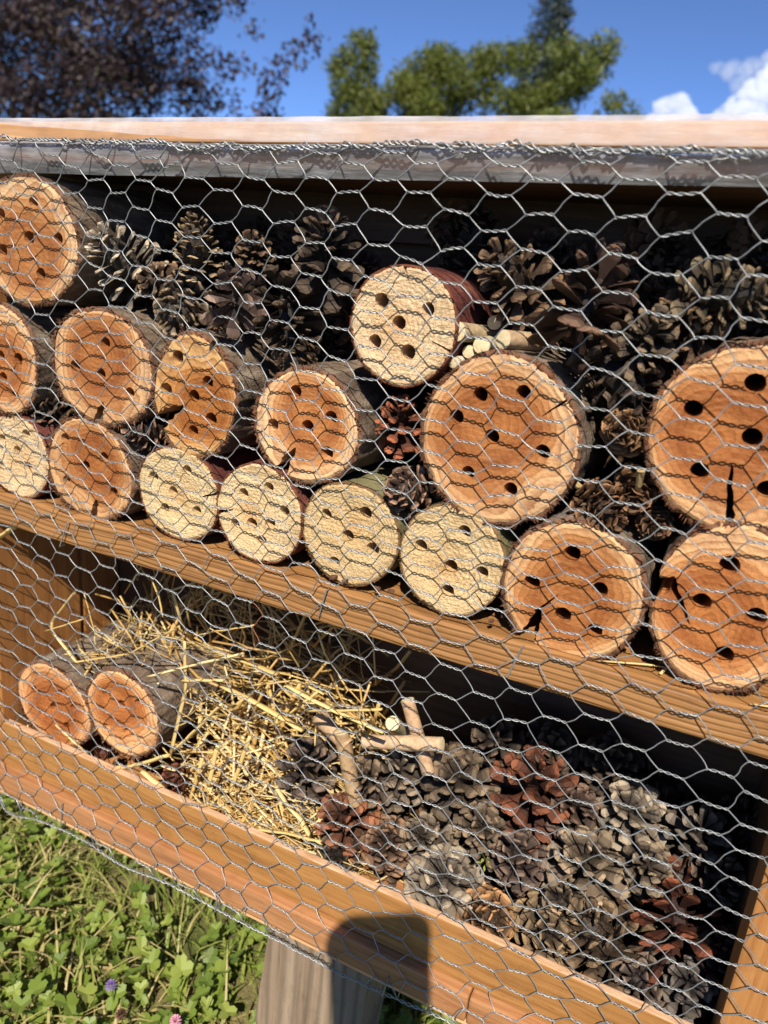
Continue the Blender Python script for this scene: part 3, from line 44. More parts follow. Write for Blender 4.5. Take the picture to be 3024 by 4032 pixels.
# ------------------------------------------------------------------ helpers
def link(o, parent=None):
    COL.objects.link(o)
    if parent: o.parent = parent
    return o
def tag(o, label=None, cat=None, group=None, kind=None):
    if label: o['label'] = label
    if cat: o['category'] = cat
    if group: o['group'] = group
    if kind: o['kind'] = kind
    return o
def empty(name, loc=(0, 0, 0), parent=None):
    o = bpy.data.objects.new(name, None); o.empty_display_size = .02; o.location = loc
    return link(o, parent)
class MB:
    def __init__(s): s.v = []; s.f = []; s.n = 0
    def add(s, v, f):
        v = np.asarray(v, float); s.v.append(v); n = s.n
        s.f.extend([tuple(i + n for i in q) for q in f]); s.n += len(v)
    def box(s, x0, x1, y0, y1, z0, z1):
        v = [(x, y, z) for x in (x0, x1) for y in (y0, y1) for z in (z0, z1)]
        s.add(v, [(0, 1, 3, 2), (4, 6, 7, 5), (0, 4, 5, 1), (2, 3, 7, 6), (0, 2, 6, 4), (1, 5, 7, 3)])
    def tube(s, pts, r, sides=6, cap=True, flat=1.0):
        P = np.asarray(pts, float); n = len(P); r = np.broadcast_to(np.asarray(r, float), (n,))
        T = np.gradient(P, axis=0); T /= np.linalg.norm(T, axis=1)[:, None] + 1e-12
        u = np.cross(T[0], (0.13, .31, .94)); u /= np.linalg.norm(u); vs_ = []
        a = np.arange(sides) * 2 * math.pi / sides
        for k in range(n):
            u = u - T[k] * (u @ T[k]); u /= np.linalg.norm(u) + 1e-12; w = np.cross(T[k], u)
            vs_.append(P[k] + r[k] * (np.cos(a)[:, None] * u + flat * np.sin(a)[:, None] * w))
        f = []
        for k in range(n - 1):
            for q in range(sides):
                q2 = (q + 1) % sides
                f.append((k*sides+q, k*sides+q2, (k+1)*sides+q2, (k+1)*sides+q))
        if cap: f.append(tuple(range(sides))[::-1]); f.append(tuple((n-1)*sides+q for q in range(sides)))
        s.add(np.concatenate(vs_), f)
    def mesh(s, name, smooth=False):
        me = bpy.data.meshes.new(name); me.from_pydata(np.concatenate(s.v).tolist(), [], s.f)
        if smooth: me.polygons.foreach_set('use_smooth', [True] * len(me.polygons))
        me.update(); return me
    def build(s, name, mat, parent=None, smooth=False, loc=None):
        o = bpy.data.objects.new(name, s.mesh(name, smooth)); o.data.materials.append(mat)
        if loc is not None: o.location = loc
        return link(o, parent)
def bevel(o, w, seg=2):
    bm = bmesh.new(); bm.from_mesh(o.data); bmesh.ops.remove_doubles(bm, verts=bm.verts, dist=1e-6)
    bmesh.ops.bevel(bm, geom=list(bm.edges), offset=w, segments=seg, profile=.6, affect='EDGES'); bm.to_mesh(o.data); bm.free()
    return o
def board(name, mat, parent, x0, x1, y0, y1, z0, z1, bev=.0012, label=None):
    m = MB(); m.box(x0, x1, y0, y1, z0, z1); o = m.build(name, mat, parent); bevel(o, bev)
    if label: o['label'] = label
    return o
def fbm(x, y, z=0, oct=4):
    return mn.fractal((x, y, z), .9, 2.1, oct)
# ------------------------------------------------------------------ materials
class NT:
    def __init__(s, name):
        s.m = bpy.data.materials.new(name); s.m.use_nodes = True; s.t = s.m.node_tree
        s.b = s.t.nodes['Principled BSDF']; s.out = s.t.nodes['Material Output']
    def n(s, typ, ins=None, **pr):
        nd = s.t.nodes.new('ShaderNode' + typ)
        for k, v in pr.items(): setattr(nd, k, v)
        for k, v in (ins or {}).items(): s.set(nd, k, v)
        return nd
    def set(s, nd, k, v):
        i = nd.inputs[k]
        if hasattr(v, 'is_output') or isinstance(v, bpy.types.NodeSocket): s.t.links.new(v, i)
        elif isinstance(v, bpy.types.Node): s.t.links.new(v.outputs[0], i)
        else: i.default_value = v
    def math(s, op, a, b=0., clamp=False):
        nd = s.n('Math', {0: a, 1: b}, operation=op); nd.use_clamp = clamp; return nd.outputs[0]
    def coord(s, kind='Object', scale=(1, 1, 1), loc=(0, 0, 0), rot=(0, 0, 0)):
        tc = s.n('TexCoord'); mp = s.n('Mapping', {'Vector': tc.outputs[kind], 'Scale': scale, 'Location': loc, 'Rotation': rot}); return mp.outputs[0]
    def noise(s, vec, scale, detail=4, rough=.55, dist=0):
        nd = s.n('TexNoise', {'Vector': vec, 'Scale': scale, 'Detail': detail, 'Roughness': rough, 'Distortion': dist}); return nd.outputs[0]
    def ramp(s, fac, stops):
        nd = s.n('ValToRGB', {'Fac': fac}); e = nd.color_ramp.elements
        while len(e) < len(stops): e.new(.5)
        for q, (p, c) in zip(e, stops): q.position = p; q.color = c if len(c) == 4 else (*c, 1)
        return nd.outputs[0]
    def mix(s, fac, a, b, mode='MIX'):
        nd = s.n('Mix', {}, data_type='RGBA', blend_type=mode)
        for k, v in ((0, fac), (6, a), (7, b)):
            if isinstance(v, tuple) and len(v) == 3: v = (*v, 1)
            s.set(nd, k, v)
        return nd.outputs[2]
    def bump(s, h, strength=.5, dist=.001, prev=None):
        ins = {'Height': h, 'Strength': strength, 'Distance': dist}
        if prev is not None: ins['Normal'] = prev
        return s.n('Bump', ins).outputs[0]
    def fin(s, col=None, rough=.7, nor=None, spec=.3, **kw):
        if col is not None: s.set(s.b, 'Base Color', (*col, 1) if isinstance(col, tuple) and len(col) == 3 else col)
        s.set(s.b, 'Roughness', rough); s.set(s.b, 'Specular IOR Level', spec)
        if nor is not None: s.set(s.b, 'Normal', nor)
        for k, v in kw.items(): s.set(s.b, k.replace('_', ' '), v)
        return s.m
def end_grain(name, pale):
    m = NT(name); c = m.coord()
    oi = m.n('ObjectInfo'); off = m.n('VectorMath', {0: c, 1: m.n('CombineXYZ', {0: m.math('MULTIPLY', oi.outputs['Random'], 7.), 2: m.math('MULTIPLY', oi.outputs['Random'], 13.)}).outputs[0]}, operation='ADD').outputs[0]
    R_ = m.n('Attribute', attribute_type='OBJECT', attribute_name='log_radius').outputs['Fac']
    sp = m.n('SeparateXYZ', {0: c}); 
    rnd2 = m.math('FRACT', m.math('MULTIPLY', oi.outputs['Random'], 37.7))
    pox = m.math('MULTIPLY', m.math('SUBTRACT', oi.outputs['Random'], .5), m.math('MULTIPLY', R_, .55)); poz = m.math('MULTIPLY', m.math('SUBTRACT', rnd2, .6), m.math('MULTIPLY', R_, .55))
    rim = m.math('DIVIDE', m.n('VectorMath', {0: m.n('CombineXYZ', {0: sp.outputs[0], 2: sp.outputs[2]}).outputs[0]}, operation='LENGTH').outputs['Value'], R_)
    flat = m.n('CombineXYZ', {0: m.math('ADD', sp.outputs[0], pox), 2: m.math('ADD', sp.outputs[2], poz)}).outputs[0]
    ln = m.n('VectorMath', {0: flat}, operation='LENGTH').outputs['Value']
    w1 = m.noise(off, 24, 3); w2 = m.noise(off, 160, 4, .65)
    rn0 = m.math('DIVIDE', ln, R_); rim3 = m.math('POWER', rim, 3., True)
    rn = m.math('ADD', m.math('MULTIPLY', rn0, m.math('SUBTRACT', 1., rim3)), m.math('MULTIPLY', rim, rim3))
    rr = m.math('ADD', rn, m.math('ADD', m.math('MULTIPLY', m.math('SUBTRACT', w1, .5), .55), m.math('MULTIPLY', m.math('SUBTRACT', w2, .5), .035)))
    n_r = 11. if not pale else 13.
    ring = m.math('FRACT', m.math('MULTIPLY', rr, n_r))
    ring = m.math('POWER', ring, 2.2)
    ringvar = m.noise(m.n('CombineXYZ', {0: m.math('MULTIPLY', rr, 6.)}).outputs[0], 2.2, 3, .7)
    ang = m.math('ARCTAN2', sp.outputs[2], sp.outputs[0])
    # fibres torn across by the saw
    saw = m.noise(m.n('Mapping', {'Vector': off, 'Scale': (40, 10, 330), 'Rotation': (0, .5, 0)}).outputs[0], 1., 5, .65)
    ray = m.noise(m.n('CombineXYZ', {0: m.math('MULTIPLY', ang, 26.), 1: m.math('MULTIPLY', rr, 2.)}).outputs[0], 1., 4, .7)
    blot = m.noise(off, 45, 5, .6)
    fine = m.noise(off, 750, 4, .7)
    if pale:
        base = m.ramp(rr, [(0, (.66, .39, .20)), (.3, (.76, .52, .30)), (.75, (.80, .60, .385)), (1., (.66, .47, .29))])
        base = m.mix(m.math('MULTIPLY', ring, .62), base, (.44, .26, .11))
        base = m.mix(m.math('MULTIPLY', m.math('SUBTRACT', blot, .48, True), 2.2), base, (.50, .33, .16))
        base = m.mix(m.math('MULTIPLY', m.math('SUBTRACT', saw, .52, True), 1.6), base, (.84, .68, .46))
        base = m.mix(m.math('MULTIPLY', m.math('SUBTRACT', fine, .54, True), 2.0), base, (.33, .21, .10))
        base = m.mix(m.math('MULTIPLY', m.math('SUBTRACT', .45, fine, True), 2.2), base, (.84, .70, .46))
    else:
        base = m.ramp(m.math('ADD', rr, m.math('MULTIPLY', m.math('SUBTRACT', ringvar, .5), .25)),
            [(0, (.31, .115, .030)), (.25, (.35, .140, .040)), (.50, (.23, .078, .020)), (.66, (.35, .145, .046)), (.80, (.45, .225, .090)), (.92, (.60, .39, .205)), (1., (.54, .36, .20))])
        base = m.mix(m.math('MULTIPLY', ring, m.math('MULTIPLY', ringvar, 1.25), True), base, (.19, .060, .018))
        base = m.mix(m.math('MULTIPLY', m.math('SUBTRACT', ray, .50, True), .9), base, (.50, .27, .11))
        base = m.mix(m.math('MULTIPLY', m.math('SUBTRACT', blot, .50, True), 2.6), base, (.20, .060, .018))
        base = m.mix(m.math('MULTIPLY', m.math('SUBTRACT', saw, .52, True), 2.0), base, (.52, .29, .125))
        base = m.mix(m.math('MULTIPLY', m.math('SUBTRACT', .46, fine, True), 2.0), base, (.25, .095, .035))
    base = m.mix(1., base, oi.outputs['Color'], 'MULTIPLY')
    h = m.math('ADD', m.math('MULTIPLY', fine, 1.), m.math('MULTIPLY', saw, .8 if not pale else 1.2))
    nb = m.bump(h, .55 if not pale else .95, .0009 if not pale else .0019)
    nb = m.bump(m.math('ADD', ring, m.math('MULTIPLY', w2, 1.5)), .4 if not pale else .6, .0006, nb)
    return m.fin(base, .72, nb, .22)
def bark_mat(name, c1, c2, c3, rough=.85, sc=1.):
    m = NT(name); c = m.coord(); oi = m.n('ObjectInfo')
    c = m.n('VectorMath', {0: c, 1: m.n('CombineXYZ', {0: m.math('MULTIPLY', oi.outputs['Random'], 9.)}).outputs[0]}, operation='ADD').outputs[0]
    a = m.noise(m.n('Mapping', {'Vector': c, 'Scale': (90 * sc, 26 * sc, 90 * sc)}).outputs[0], 1, 6, .65)
    b = m.noise(c, 220 * sc, 5, .7); d = m.noise(c, 30, 3)
    col = m.ramp(a, [(.3, c1), (.52, c2), (.7, c3)])
    col = m.mix(m.math('MULTIPLY', m.math('SUBTRACT', d, .5, True), 2.2), col, c3)
    # red inner bark shows at the sawn end
    sp = m.n('SeparateXYZ', {0: m.n('TexCoord').outputs['Object']})
    edge = m.math('SUBTRACT', 1., m.math('MULTIPLY', m.math('ADD', sp.outputs[1], .001), 170.), True)
    col = m.mix(m.math('MULTIPLY', edge, .92), col, m.mix(b, (.06, .016, .006), (.25, .085, .030)))
    col = m.mix(m.math('MULTIPLY', m.math('SUBTRACT', .5, b, True), 1.6), col, (.03, .02, .015))
    nb = m.bump(m.math('ADD', a, m.math('MULTIPLY', b, .4)), .9, .004)
    return m.fin(col, rough, nb, .2)
def plank(name, base, dark, light, fx=7., fy=220., pores=.35, bump=.25, rough=.55, axis=0, lines=0., spec=.35, knots=False):
    """wood whose grain runs along x (axis 0) or z (axis 2)"""
    m = NT(name); s1 = [fy, fy, fy]; s1[axis] = fx; s2 = [fy * 3.2] * 3; s2[axis] = fx * 6; s3 = [14.] * 3; s3[axis] = 3.
    co = m.coord(); warp = m.noise(co, 9, 2)
    c = m.n('VectorMath', {0: co, 1: m.n('CombineXYZ', {0: m.math('MULTIPLY', warp, .004), 1: m.math('MULTIPLY', warp, .01), 2: m.math('MULTIPLY', warp, .012)}).outputs[0]}, operation='ADD').outputs[0]
    a = m.noise(m.n('Mapping', {'Vector': c, 'Scale': tuple(s1)}).outputs[0], 1, 4, .6)
    p = m.noise(m.n('Mapping', {'Vector': c, 'Scale': tuple(s2)}).outputs[0], 1, 3, .7)
    b = m.noise(m.n('Mapping', {'Vector': c, 'Scale': tuple(s3)}).outputs[0], 1, 3, .6)
    col = m.ramp(a, [(.25, dark), (.5, base), (.75, light)])
    col = m.mix(m.math('MULTIPLY', m.math('SUBTRACT', b, .42, True), 1.8), col, m.mix(.6, dark, base))
    col = m.mix(m.math('MULTIPLY', m.math('SUBTRACT', p, .58, True), pores * 7), col, tuple(.35 * v for v in dark))
    st = m.noise(co, 26, 6, .7); sk = m.noise(co, 260, 3, .6)
    col = m.mix(m.math('MULTIPLY', m.math('SUBTRACT', st, .54, True), 2.2), col, tuple(.62 * v for v in dark))
    col = m.mix(m.math('MULTIPLY', m.math('SUBTRACT', sk, .70, True), 5.), col, tuple(1.35 * v for v in light))
    h = m.math('ADD', a, m.math('MULTIPLY', p, -.5))
    if lines:
        sp = m.n('SeparateXYZ', {0: c}); 
        lw = m.math('SINE', m.math('ADD', m.math('MULTIPLY', sp.outputs[2 if axis == 0 else 0], lines), m.math('MULTIPLY', m.noise(m.n('Mapping', {'Vector': co, 'Scale': tuple(s3)}).outputs[0], 1, 2), 9.)))
        lw = m.math('POWER', m.math('ADD', m.math('MULTIPLY', lw, .5), .5), 3.)
        col = m.mix(m.math('MULTIPLY', lw, .55), col, tuple(.75 * v for v in dark)); h = m.math('ADD', h, m.math('MULTIPLY', lw, -.7))
    nb = m.bump(h, bump, .0012)
    return m.fin(col, rough, nb, spec)
def simple(name, c1, c2, scale=200., rough=.7, bump=.3, dist=.0008, spec=.3, useobj=False, **kw):
    m = NT(name); a = m.noise(m.coord(), scale, 4, .65); oi = m.n('ObjectInfo')
    col = m.ramp(a, [(.3, c1), (.7, c2)])
    if useobj:
        col = m.mix(1., col, oi.outputs['Color'], 'MULTIPLY')
    return m.fin(col, rough, m.bump(a, bump, dist), spec, **kw)
MAT = {}
MAT['orange'] = end_grain('orange_end_grain', False)
MAT['pale'] = end_grain('pale_end_grain', True)
MAT['bark'] = bark_mat('rough_bark', (.050, .033, .023), (.16, .112, .076), (.30, .235, .17))
MAT['redbark'] = bark_mat('red_bark', (.05, .014, .012), (.12, .034, .026), (.19, .075, .05), sc=.6)
MAT['greenbark'] = bark_mat('green_bark', (.09, .08, .035), (.17, .15, .07), (.24, .20, .11), sc=.5)
MAT['board'] = plank('stained_board', (.33, .150, .043), (.18, .074, .020), (.41, .205, .066), bump=.3, fx=5, fy=260, pores=.6)
MAT['ledge'] = plank('reddish_board', (.34, .152, .060), (.21, .082, .032), (.43, .22, .10), bump=.2)
MAT['shelf'] = plank('larch_shelf', (.31, .145, .047), (.16, .068, .021), (.41, .212, .078), fx=5, fy=300, lines=1500., bump=.45, pores=.2)
MAT['sawn'] = plank('sawn_edge', (.50, .30, .17), (.34, .18, .09), (.60, .40, .26), fx=60, fy=260, bump=.5, pores=.5, rough=.85)
MAT['side'] = plank('side_board', (.34, .145, .042), (.22, .085, .024), (.41, .195, .065), axis=2, bump=.15)
MAT['inner'] = plank('painted_shade_board', (.085, .042, .020), (.05, .025, .012), (.13, .065, .03), bump=.2)  # the shade inside the box is darkened into this board colour
MAT['leg'] = plank('weathered_post', (.27, .195, .13), (.14, .095, .06), (.36, .28, .20), fx=4, fy=120, axis=2, lines=520., bump=.6, rough=.85, spec=.15)
MAT['batten'] = plank('fresh_batten', (.64, .35, .16), (.50, .22, .08), (.72, .48, .27), fx=9, fy=120, bump=.2, pores=.1)
MAT['roof'] = plank('old_roof_board', (.17, .085, .055), (.06, .038, .030), (.28, .14, .09), fx=6, fy=150, bump=.4, rough=.8)
def cone_mat():
    m = NT('cone_scale'); c = m.coord(); oi = m.n('ObjectInfo'); sp = m.n('SeparateXYZ', {0: c})
    a = m.noise(m.n('Mapping', {'Vector': c, 'Scale': (900, 180, 900)}).outputs[0], 1, 4, .65); b = m.noise(c, 420, 4, .7)
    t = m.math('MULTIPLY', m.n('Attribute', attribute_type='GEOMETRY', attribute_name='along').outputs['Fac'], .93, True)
    scale_tone = m.ramp(t, [(0, (.12, .105, .10)), (.45, (.25, .22, .20)), (.64, (.55, .50, .46)), (.80, (1.02, .97, .88)), (.92, (1.0, .92, .80)), (.99, (.62, .52, .43))])  # own colour of a scale: dark shaft, paler tip
    scale_tone = m.mix(m.math('MULTIPLY', m.n('Attribute', attribute_type='GEOMETRY', attribute_name='inner').outputs['Fac'], .55), scale_tone, m.mix(1., scale_tone, (.62, .46, .36), 'MULTIPLY'))
    col = m.mix(1., oi.outputs['Color'], scale_tone, 'MULTIPLY')
    col = m.mix(m.math('MULTIPLY', m.math('SUBTRACT', a, .5, True), 2.2), col, m.mix(1., oi.outputs['Color'], (1.7, 1.65, 1.6), 'MULTIPLY'))
    col = m.mix(m.math('MULTIPLY', m.math('SUBTRACT', .48, b, True), 3.), col, m.mix(1., oi.outputs['Color'], (.35, .3, .28), 'MULTIPLY'))
    hv = m.n('HueSaturation', {'Color': col, 'Value': m.math('ADD', .75, m.math('MULTIPLY', oi.outputs['Random'], .5))})
    return m.fin(hv.outputs[0], .62, m.bump(m.math('ADD', a, b), .5, .0007), .3)
MAT['cone'] = cone_mat()
def straw_mat():
    m = NT('straw'); c = m.coord(); oi = m.n('ObjectInfo')
    rnd = m.n('Attribute', attribute_type='GEOMETRY', attribute_name='shade').outputs['Fac']
    a = m.noise(c, 60, 3); b = m.noise(m.n('Mapping', {'Vector': c, 'Scale': (700, 300, 300)}).outputs[0], 1, 3)
    col = m.ramp(rnd, [(0, (.27, .145, .042)), (.35, (.47, .285, .085)), (.7, (.60, .415, .155)), (1., (.74, .60, .34))])
    col = m.mix(m.math('MULTIPLY', m.math('SUBTRACT', a, .5, True), 1.6), col, (.42, .22, .06))
    col = m.mix(m.math('MULTIPLY', m.math('SUBTRACT', b, .55, True), 1.6), col, (.75, .62, .38))
    col = m.mix(1., col, oi.outputs['Color'], 'MULTIPLY')
    return m.fin(col, .42, m.bump(b, .35, .0005), .45)
MAT['straw'] = straw_mat()
MAT['twig'] = simple('twig_bark', (.65, .62, .6), (1.15, 1.1, 1.05), 260, .7, .5, useobj=True)
MAT['twigend'] = simple('twig_cut_end', (.50, .38, .20), (.66, .54, .34), 500, .7, .3)
MAT['chip'] = simple('bark_chip', (.06, .028, .018), (.16, .075, .045), 300, .8, .6)
MAT['black'] = simple('phone_black', (.012, .012, .013), (.02, .02, .02), 50, .4, .05)
def wire_mat(name, c1, c2, metal, rough):
    m = NT(name); a = m.noise(m.coord(), 900, 3, .6); b = m.noise(m.coord(), 60, 3)
    col = m.ramp(m.math('MULTIPLY', m.math('ADD', a, b), .5), [(.35, c1), (.65, c2)])
    return m.fin(col, rough, m.bump(a, .3, .0002), .5, Metallic=metal)
MAT['wire'] = wire_mat('galvanised_wire', (.20, .205, .205), (.40, .405, .40), .60, .46)
MAT['rust'] = wire_mat('rusty_wire', (.16, .05, .022), (.30, .11, .05), .2, .7)
def film_mat():
    m = NT('plastic_film'); c = m.coord(); t = m.t
    a = m.noise(c, 16, 4, .6); b = m.noise(m.n('Mapping', {'Vector': c, 'Scale': (22, 60, 200)}).outputs[0], 1, 4, .65)
    d = m.noise(c, 70, 3, .5)
    nb = m.bump(m.math('ADD', a, m.math('MULTIPLY', b, .35)), .5, .006)
    dif = m.n('BsdfDiffuse', {'Color': (.80, .80, .82, 1), 'Normal': nb}); trl = m.n('BsdfTranslucent', {'Color': (.78, .78, .80, 1), 'Normal': nb})
    mx = m.n('MixShader', {0: .45, 1: dif.outputs[0], 2: trl.outputs[0]})
    tr = m.n('BsdfTransparent', {'Color': (.93, .93, .94, 1)})
    haze = m.math('ADD', .30, m.math('MULTIPLY', m.math('SUBTRACT', m.math('ADD', m.math('MULTIPLY', b, .6), m.math('MULTIPLY', d, .4)), .44, True), 1.3), True)
    m2 = m.n('MixShader', {0: haze, 1: tr.outputs[0], 2: mx.outputs[0]})
    gl = m.n('BsdfGlossy', {'Color': (1, 1, 1, 1), 'Roughness': .16, 'Normal': nb})
    m3 = m.n('MixShader', {0: .055, 1: m2.outputs[0], 2: gl.outputs[0]})
    t.links.new(m3.outputs[0], m.out.inputs[0]); return m.m
MAT['film'] = film_mat()
def leaf_mat(name, stops, trans=.35, rough=.5, spec=.4):
    m = NT(name); rnd = m.n('Attribute', attribute_type='GEOMETRY', attribute_name='shade').outputs['Fac']
    a = m.noise(m.coord(), 40, 3)
    col = m.ramp(m.math('ADD', m.math('MULTIPLY', rnd, .85), m.math('MULTIPLY', m.math('SUBTRACT', a, .5), .4)), stops)
    m.fin(col, rough, None, spec)
    tl = m.n('BsdfTranslucent', {'Color': m.mix(1., col, (1.25, 1.2, .6), 'MULTIPLY')})
    mx = m.n('MixShader', {0: trans, 1: m.b.outputs[0], 2: tl.outputs[0]}); m.t.links.new(mx.outputs[0], m.out.inputs[0])
    return m.m
MAT['clover'] = leaf_mat('clover_leaf', [(0, (.10, .15, .022)), (.5, (.19, .25, .038)), (1, (.33, .36, .08))])
MAT['grass'] = leaf_mat('grass_blade', [(0, (.15, .20, .028)), (.55, (.26, .29, .06)), (.8, (.44, .35, .15)), (1, (.60, .46, .24))], .3)
MAT['purpleleaf'] = leaf_mat('purple_leaf', [(0, (.018, .012, .014)), (.45, (.042, .026, .030)), (.70, (.085, .054, .050)), (.82, (.05, .07, .018)), (1, (.09, .115, .03))], .25)
MAT['greenleaf'] = leaf_mat('green_needle', [(0, (.04, .062, .011)), (.5, (.12, .145, .024)), (1, (.25, .23, .045))], .3)
MAT['blueleaf'] = leaf_mat('blue_needle', [(0, (.025, .038, .035)), (.5, (.045, .062, .055)), (1, (.075, .095, .08))], .2)
MAT['trunk'] = bark_mat('tree_bark', (.02, .016, .014), (.04, .032, .028), (.07, .055, .048), sc=.2)
def ground_mat():
    m = NT('lawn_soil'); c = m.coord(); a = m.noise(c, 7, 5, .6); b = m.noise(c, 90, 5, .7)
    col = m.ramp(a, [(.3, (.07, .09, .022)), (.5, (.13, .12, .045)), (.7, (.24, .18, .09))])
    col = m.mix(m.math('MULTIPLY', m.math('SUBTRACT', b, .45, True), 2.), col, (.05, .035, .02))
    return m.fin(col, .95, m.bump(b, .8, .01), .1)
MAT['ground'] = ground_mat()
MAT['petal'] = simple('purple_petal', (.17, .10, .30), (.30, .20, .46), 400, .6, .2)
MAT['pink'] = simple('pink_petal', (.62, .22, .34), (.78, .42, .52), 400, .6, .2)
def shade_attr(me, vals, name='shade'):
    at = me.attributes.new(name, 'FLOAT', 'FACE' if len(vals) == len(me.polygons) else 'POINT'); at.data.foreach_set('value', np.asarray(vals, np.float32))
# ------------------------------------------------------------------ ground
gm = MB(); N = 24
gx = np.sign(np.linspace(-1, 1, N)) * np.abs(np.linspace(-1, 1, N)) ** 3 * 400
gm.add([(x - .4, y, .0 if abs(x) + abs(y) > 3 else .012 * fbm(x * 2, y * 2)) for x in gx for y in gx],
       [(i * N + j, (i + 1) * N + j, (i + 1) * N + j + 1, i * N + j + 1) for i in range(N - 1) for j in range(N - 1)])
tag(gm.build('ground', MAT['ground'], smooth=True), kind='structure')
def leaves(name, mat, V, F, shade, parent=None, smooth=False):
    me = bpy.data.meshes.new(name); me.from_pydata(np.asarray(V).reshape(-1, 3).tolist(), [], np.asarray(F).tolist())
    shade_attr(me, shade); me.materials.append(mat); me.update()
    if smooth: me.polygons.foreach_set('use_smooth', [True] * len(me.polygons))
    return link(bpy.data.objects.new(name, me), parent)
def scatter_xy(n, near=.62):
    k = int(n * near)
    a = np.stack([rng.uniform(-1.25, .35, k), rng.uniform(-.75, 1.1, k)], 1)
    b = np.stack([rng.uniform(-4.0, 2.6, n - k), rng.uniform(-2.2, 4.0, n - k)], 1)
    return np.concatenate([a, b])
def patchy(p, s, o): return np.array([fbm(x * s + o, y * s - o, o, 3) for x, y in p])
# clover: three rounded leaflets on a stalk
P = scatter_xy(26000, .68); pk = patchy(P, 4.5, 3.1); P = P[pk > -.22 + rng.normal(0, .16, len(P))]
V = []; F = []; S = []
oct_ = np.array([(0, 0), (.42, .22), (.5, .62), (.26, .98), (0, .90), (-.26, .98), (-.5, .62), (-.42, .22)])
for (x, y) in P:
    sz = rng.uniform(.005, .012); h = rng.uniform(.010, .045); az = rng.uniform(0, 6.28); tilt = rng.normal(0, .32, 2); sh = rng.uniform(0, 1)
    for q in range(3):
        a = az + q * 2.094 + rng.normal(0, .15); up = rng.uniform(-.1, .5)
        n0 = len(V) * 8
        l = oct_ * sz; ca, sa = math.cos(a), math.sin(a)
        X = l[:, 0] * ca - l[:, 1] * sa; Y = l[:, 0] * sa + l[:, 1] * ca; Z = l[:, 1] * up + np.abs(l[:, 0]) * .35
        V.append(np.stack([x + X, y + Y, h + Z + X * tilt[0] + Y * tilt[1]], 1))
        F.append((n0, n0 + 1, n0 + 2, n0 + 3, n0 + 4)); F.append((n0, n0 + 4, n0 + 5, n0 + 6, n0 + 7)); S += [sh + rng.normal(0, .06)] * 2
tag(leaves('clover_cover', MAT['clover'], np.concatenate(V), F, S), kind='stuff', label='green clover growing in the lawn')
# grass blades, green and dry
P = scatter_xy(42000, .70); pk = patchy(P, 3.2, 8.7)
V = []; F = []; S = []; n0 = 0
for (x, y), d in zip(P, pk):
    dry = d + rng.normal(0, .20) > .12
    L = rng.uniform(.02, .065) if not dry else rng.uniform(.03, .09); az = rng.uniform(0, 6.28); lean = rng.uniform(.25, 1.3) if not dry else rng.uniform(.9, 1.5)
    w = rng.uniform(.0006, .0018); dx, dy = math.cos(az), math.sin(az); px_, py_ = -dy * w, dx * w
    pts = []
    for t, wf in ((0, 1), (.4, .9), (.75, .6), (1, .08)):
        r = L * t * math.sin(lean * (.35 + .65 * t)); z = L * t * math.cos(lean * (.35 + .65 * t)) + .002
        pts += [(x + dx * r + px_ * wf, y + dy * r + py_ * wf, z), (x + dx * r - px_ * wf, y + dy * r - py_ * wf, z)]
    V.append(pts)
    for q in range(3): F.append((n0 + 2 * q, n0 + 2 * q + 1, n0 + 2 * q + 3, n0 + 2 * q + 2))
    S += [rng.uniform(.78, 1.0) if dry else rng.uniform(0, .62)] * 3; n0 += 8
tag(leaves('grass_cover', MAT['grass'], np.concatenate(V), F, S), kind='stuff', label='short green and dry grass of the lawn')
# ------------------------------------------------------------------ insect hotel
hotel = empty('insect_hotel', (0, 0, 0)); tag(hotel, 'wooden insect hotel with wire netting front, one shelf and film covered roof on posts', 'insect hotel')
ZS = .4885; XL = -.556; XR = .067; YB = .152
o = board('shelf', MAT['shelf'], hotel, -.60, .135, .0035, YB - .001, .4615, ZS, .003)
bottom = board('front_board', MAT['board'], hotel, -.576, .13, .0030, .0098, .2155, .2625, .0012)
bottom.data.materials.append(MAT['sawn'])
for p_ in bottom.data.polygons:
    if p_.normal.z > .4: p_.material_index = 1
board('ledge_board', MAT['ledge'], hotel, -.578, -.0852, -.0050, YB, .1905, .2150, .0022)
board('ledge_board', MAT['ledge'], hotel, -.0846, .14, -.0052, YB, .1902, .2150, .0022)
board('lower_lip', MAT['batten'], hotel, -.574, .138, -.0010, YB - .002, .1835, .1899, .0010)
for z0, z1, nm in ((.2160, .4610, 'side_board'), (.4890, .735, 'side_board')):
    board(nm, MAT['side'], hotel, -.575, XL, .0025, .099, z0, z1, .0015)
    board(nm, MAT['side'], hotel, -.574, XL - .001, .104, YB, z0, z1, .0015)
board('right_post', MAT['side'], hotel, XR, .135, .0040, .034, .2160, .4610, .0020)
board('right_post', MAT['side'], hotel, XR + .03, .135, .0040, .034, .4890, .735, .0020)
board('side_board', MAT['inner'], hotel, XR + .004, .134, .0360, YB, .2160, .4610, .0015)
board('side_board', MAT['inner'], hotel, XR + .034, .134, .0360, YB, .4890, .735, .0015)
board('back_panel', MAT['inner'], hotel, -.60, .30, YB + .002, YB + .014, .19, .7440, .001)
# a loose slat leans inside under the roof
m = MB(); m.tube([(-.098, .075, .655), (-.035, .080, .700)], .007, 4); m.build('loose_slat', MAT['inner'], hotel)
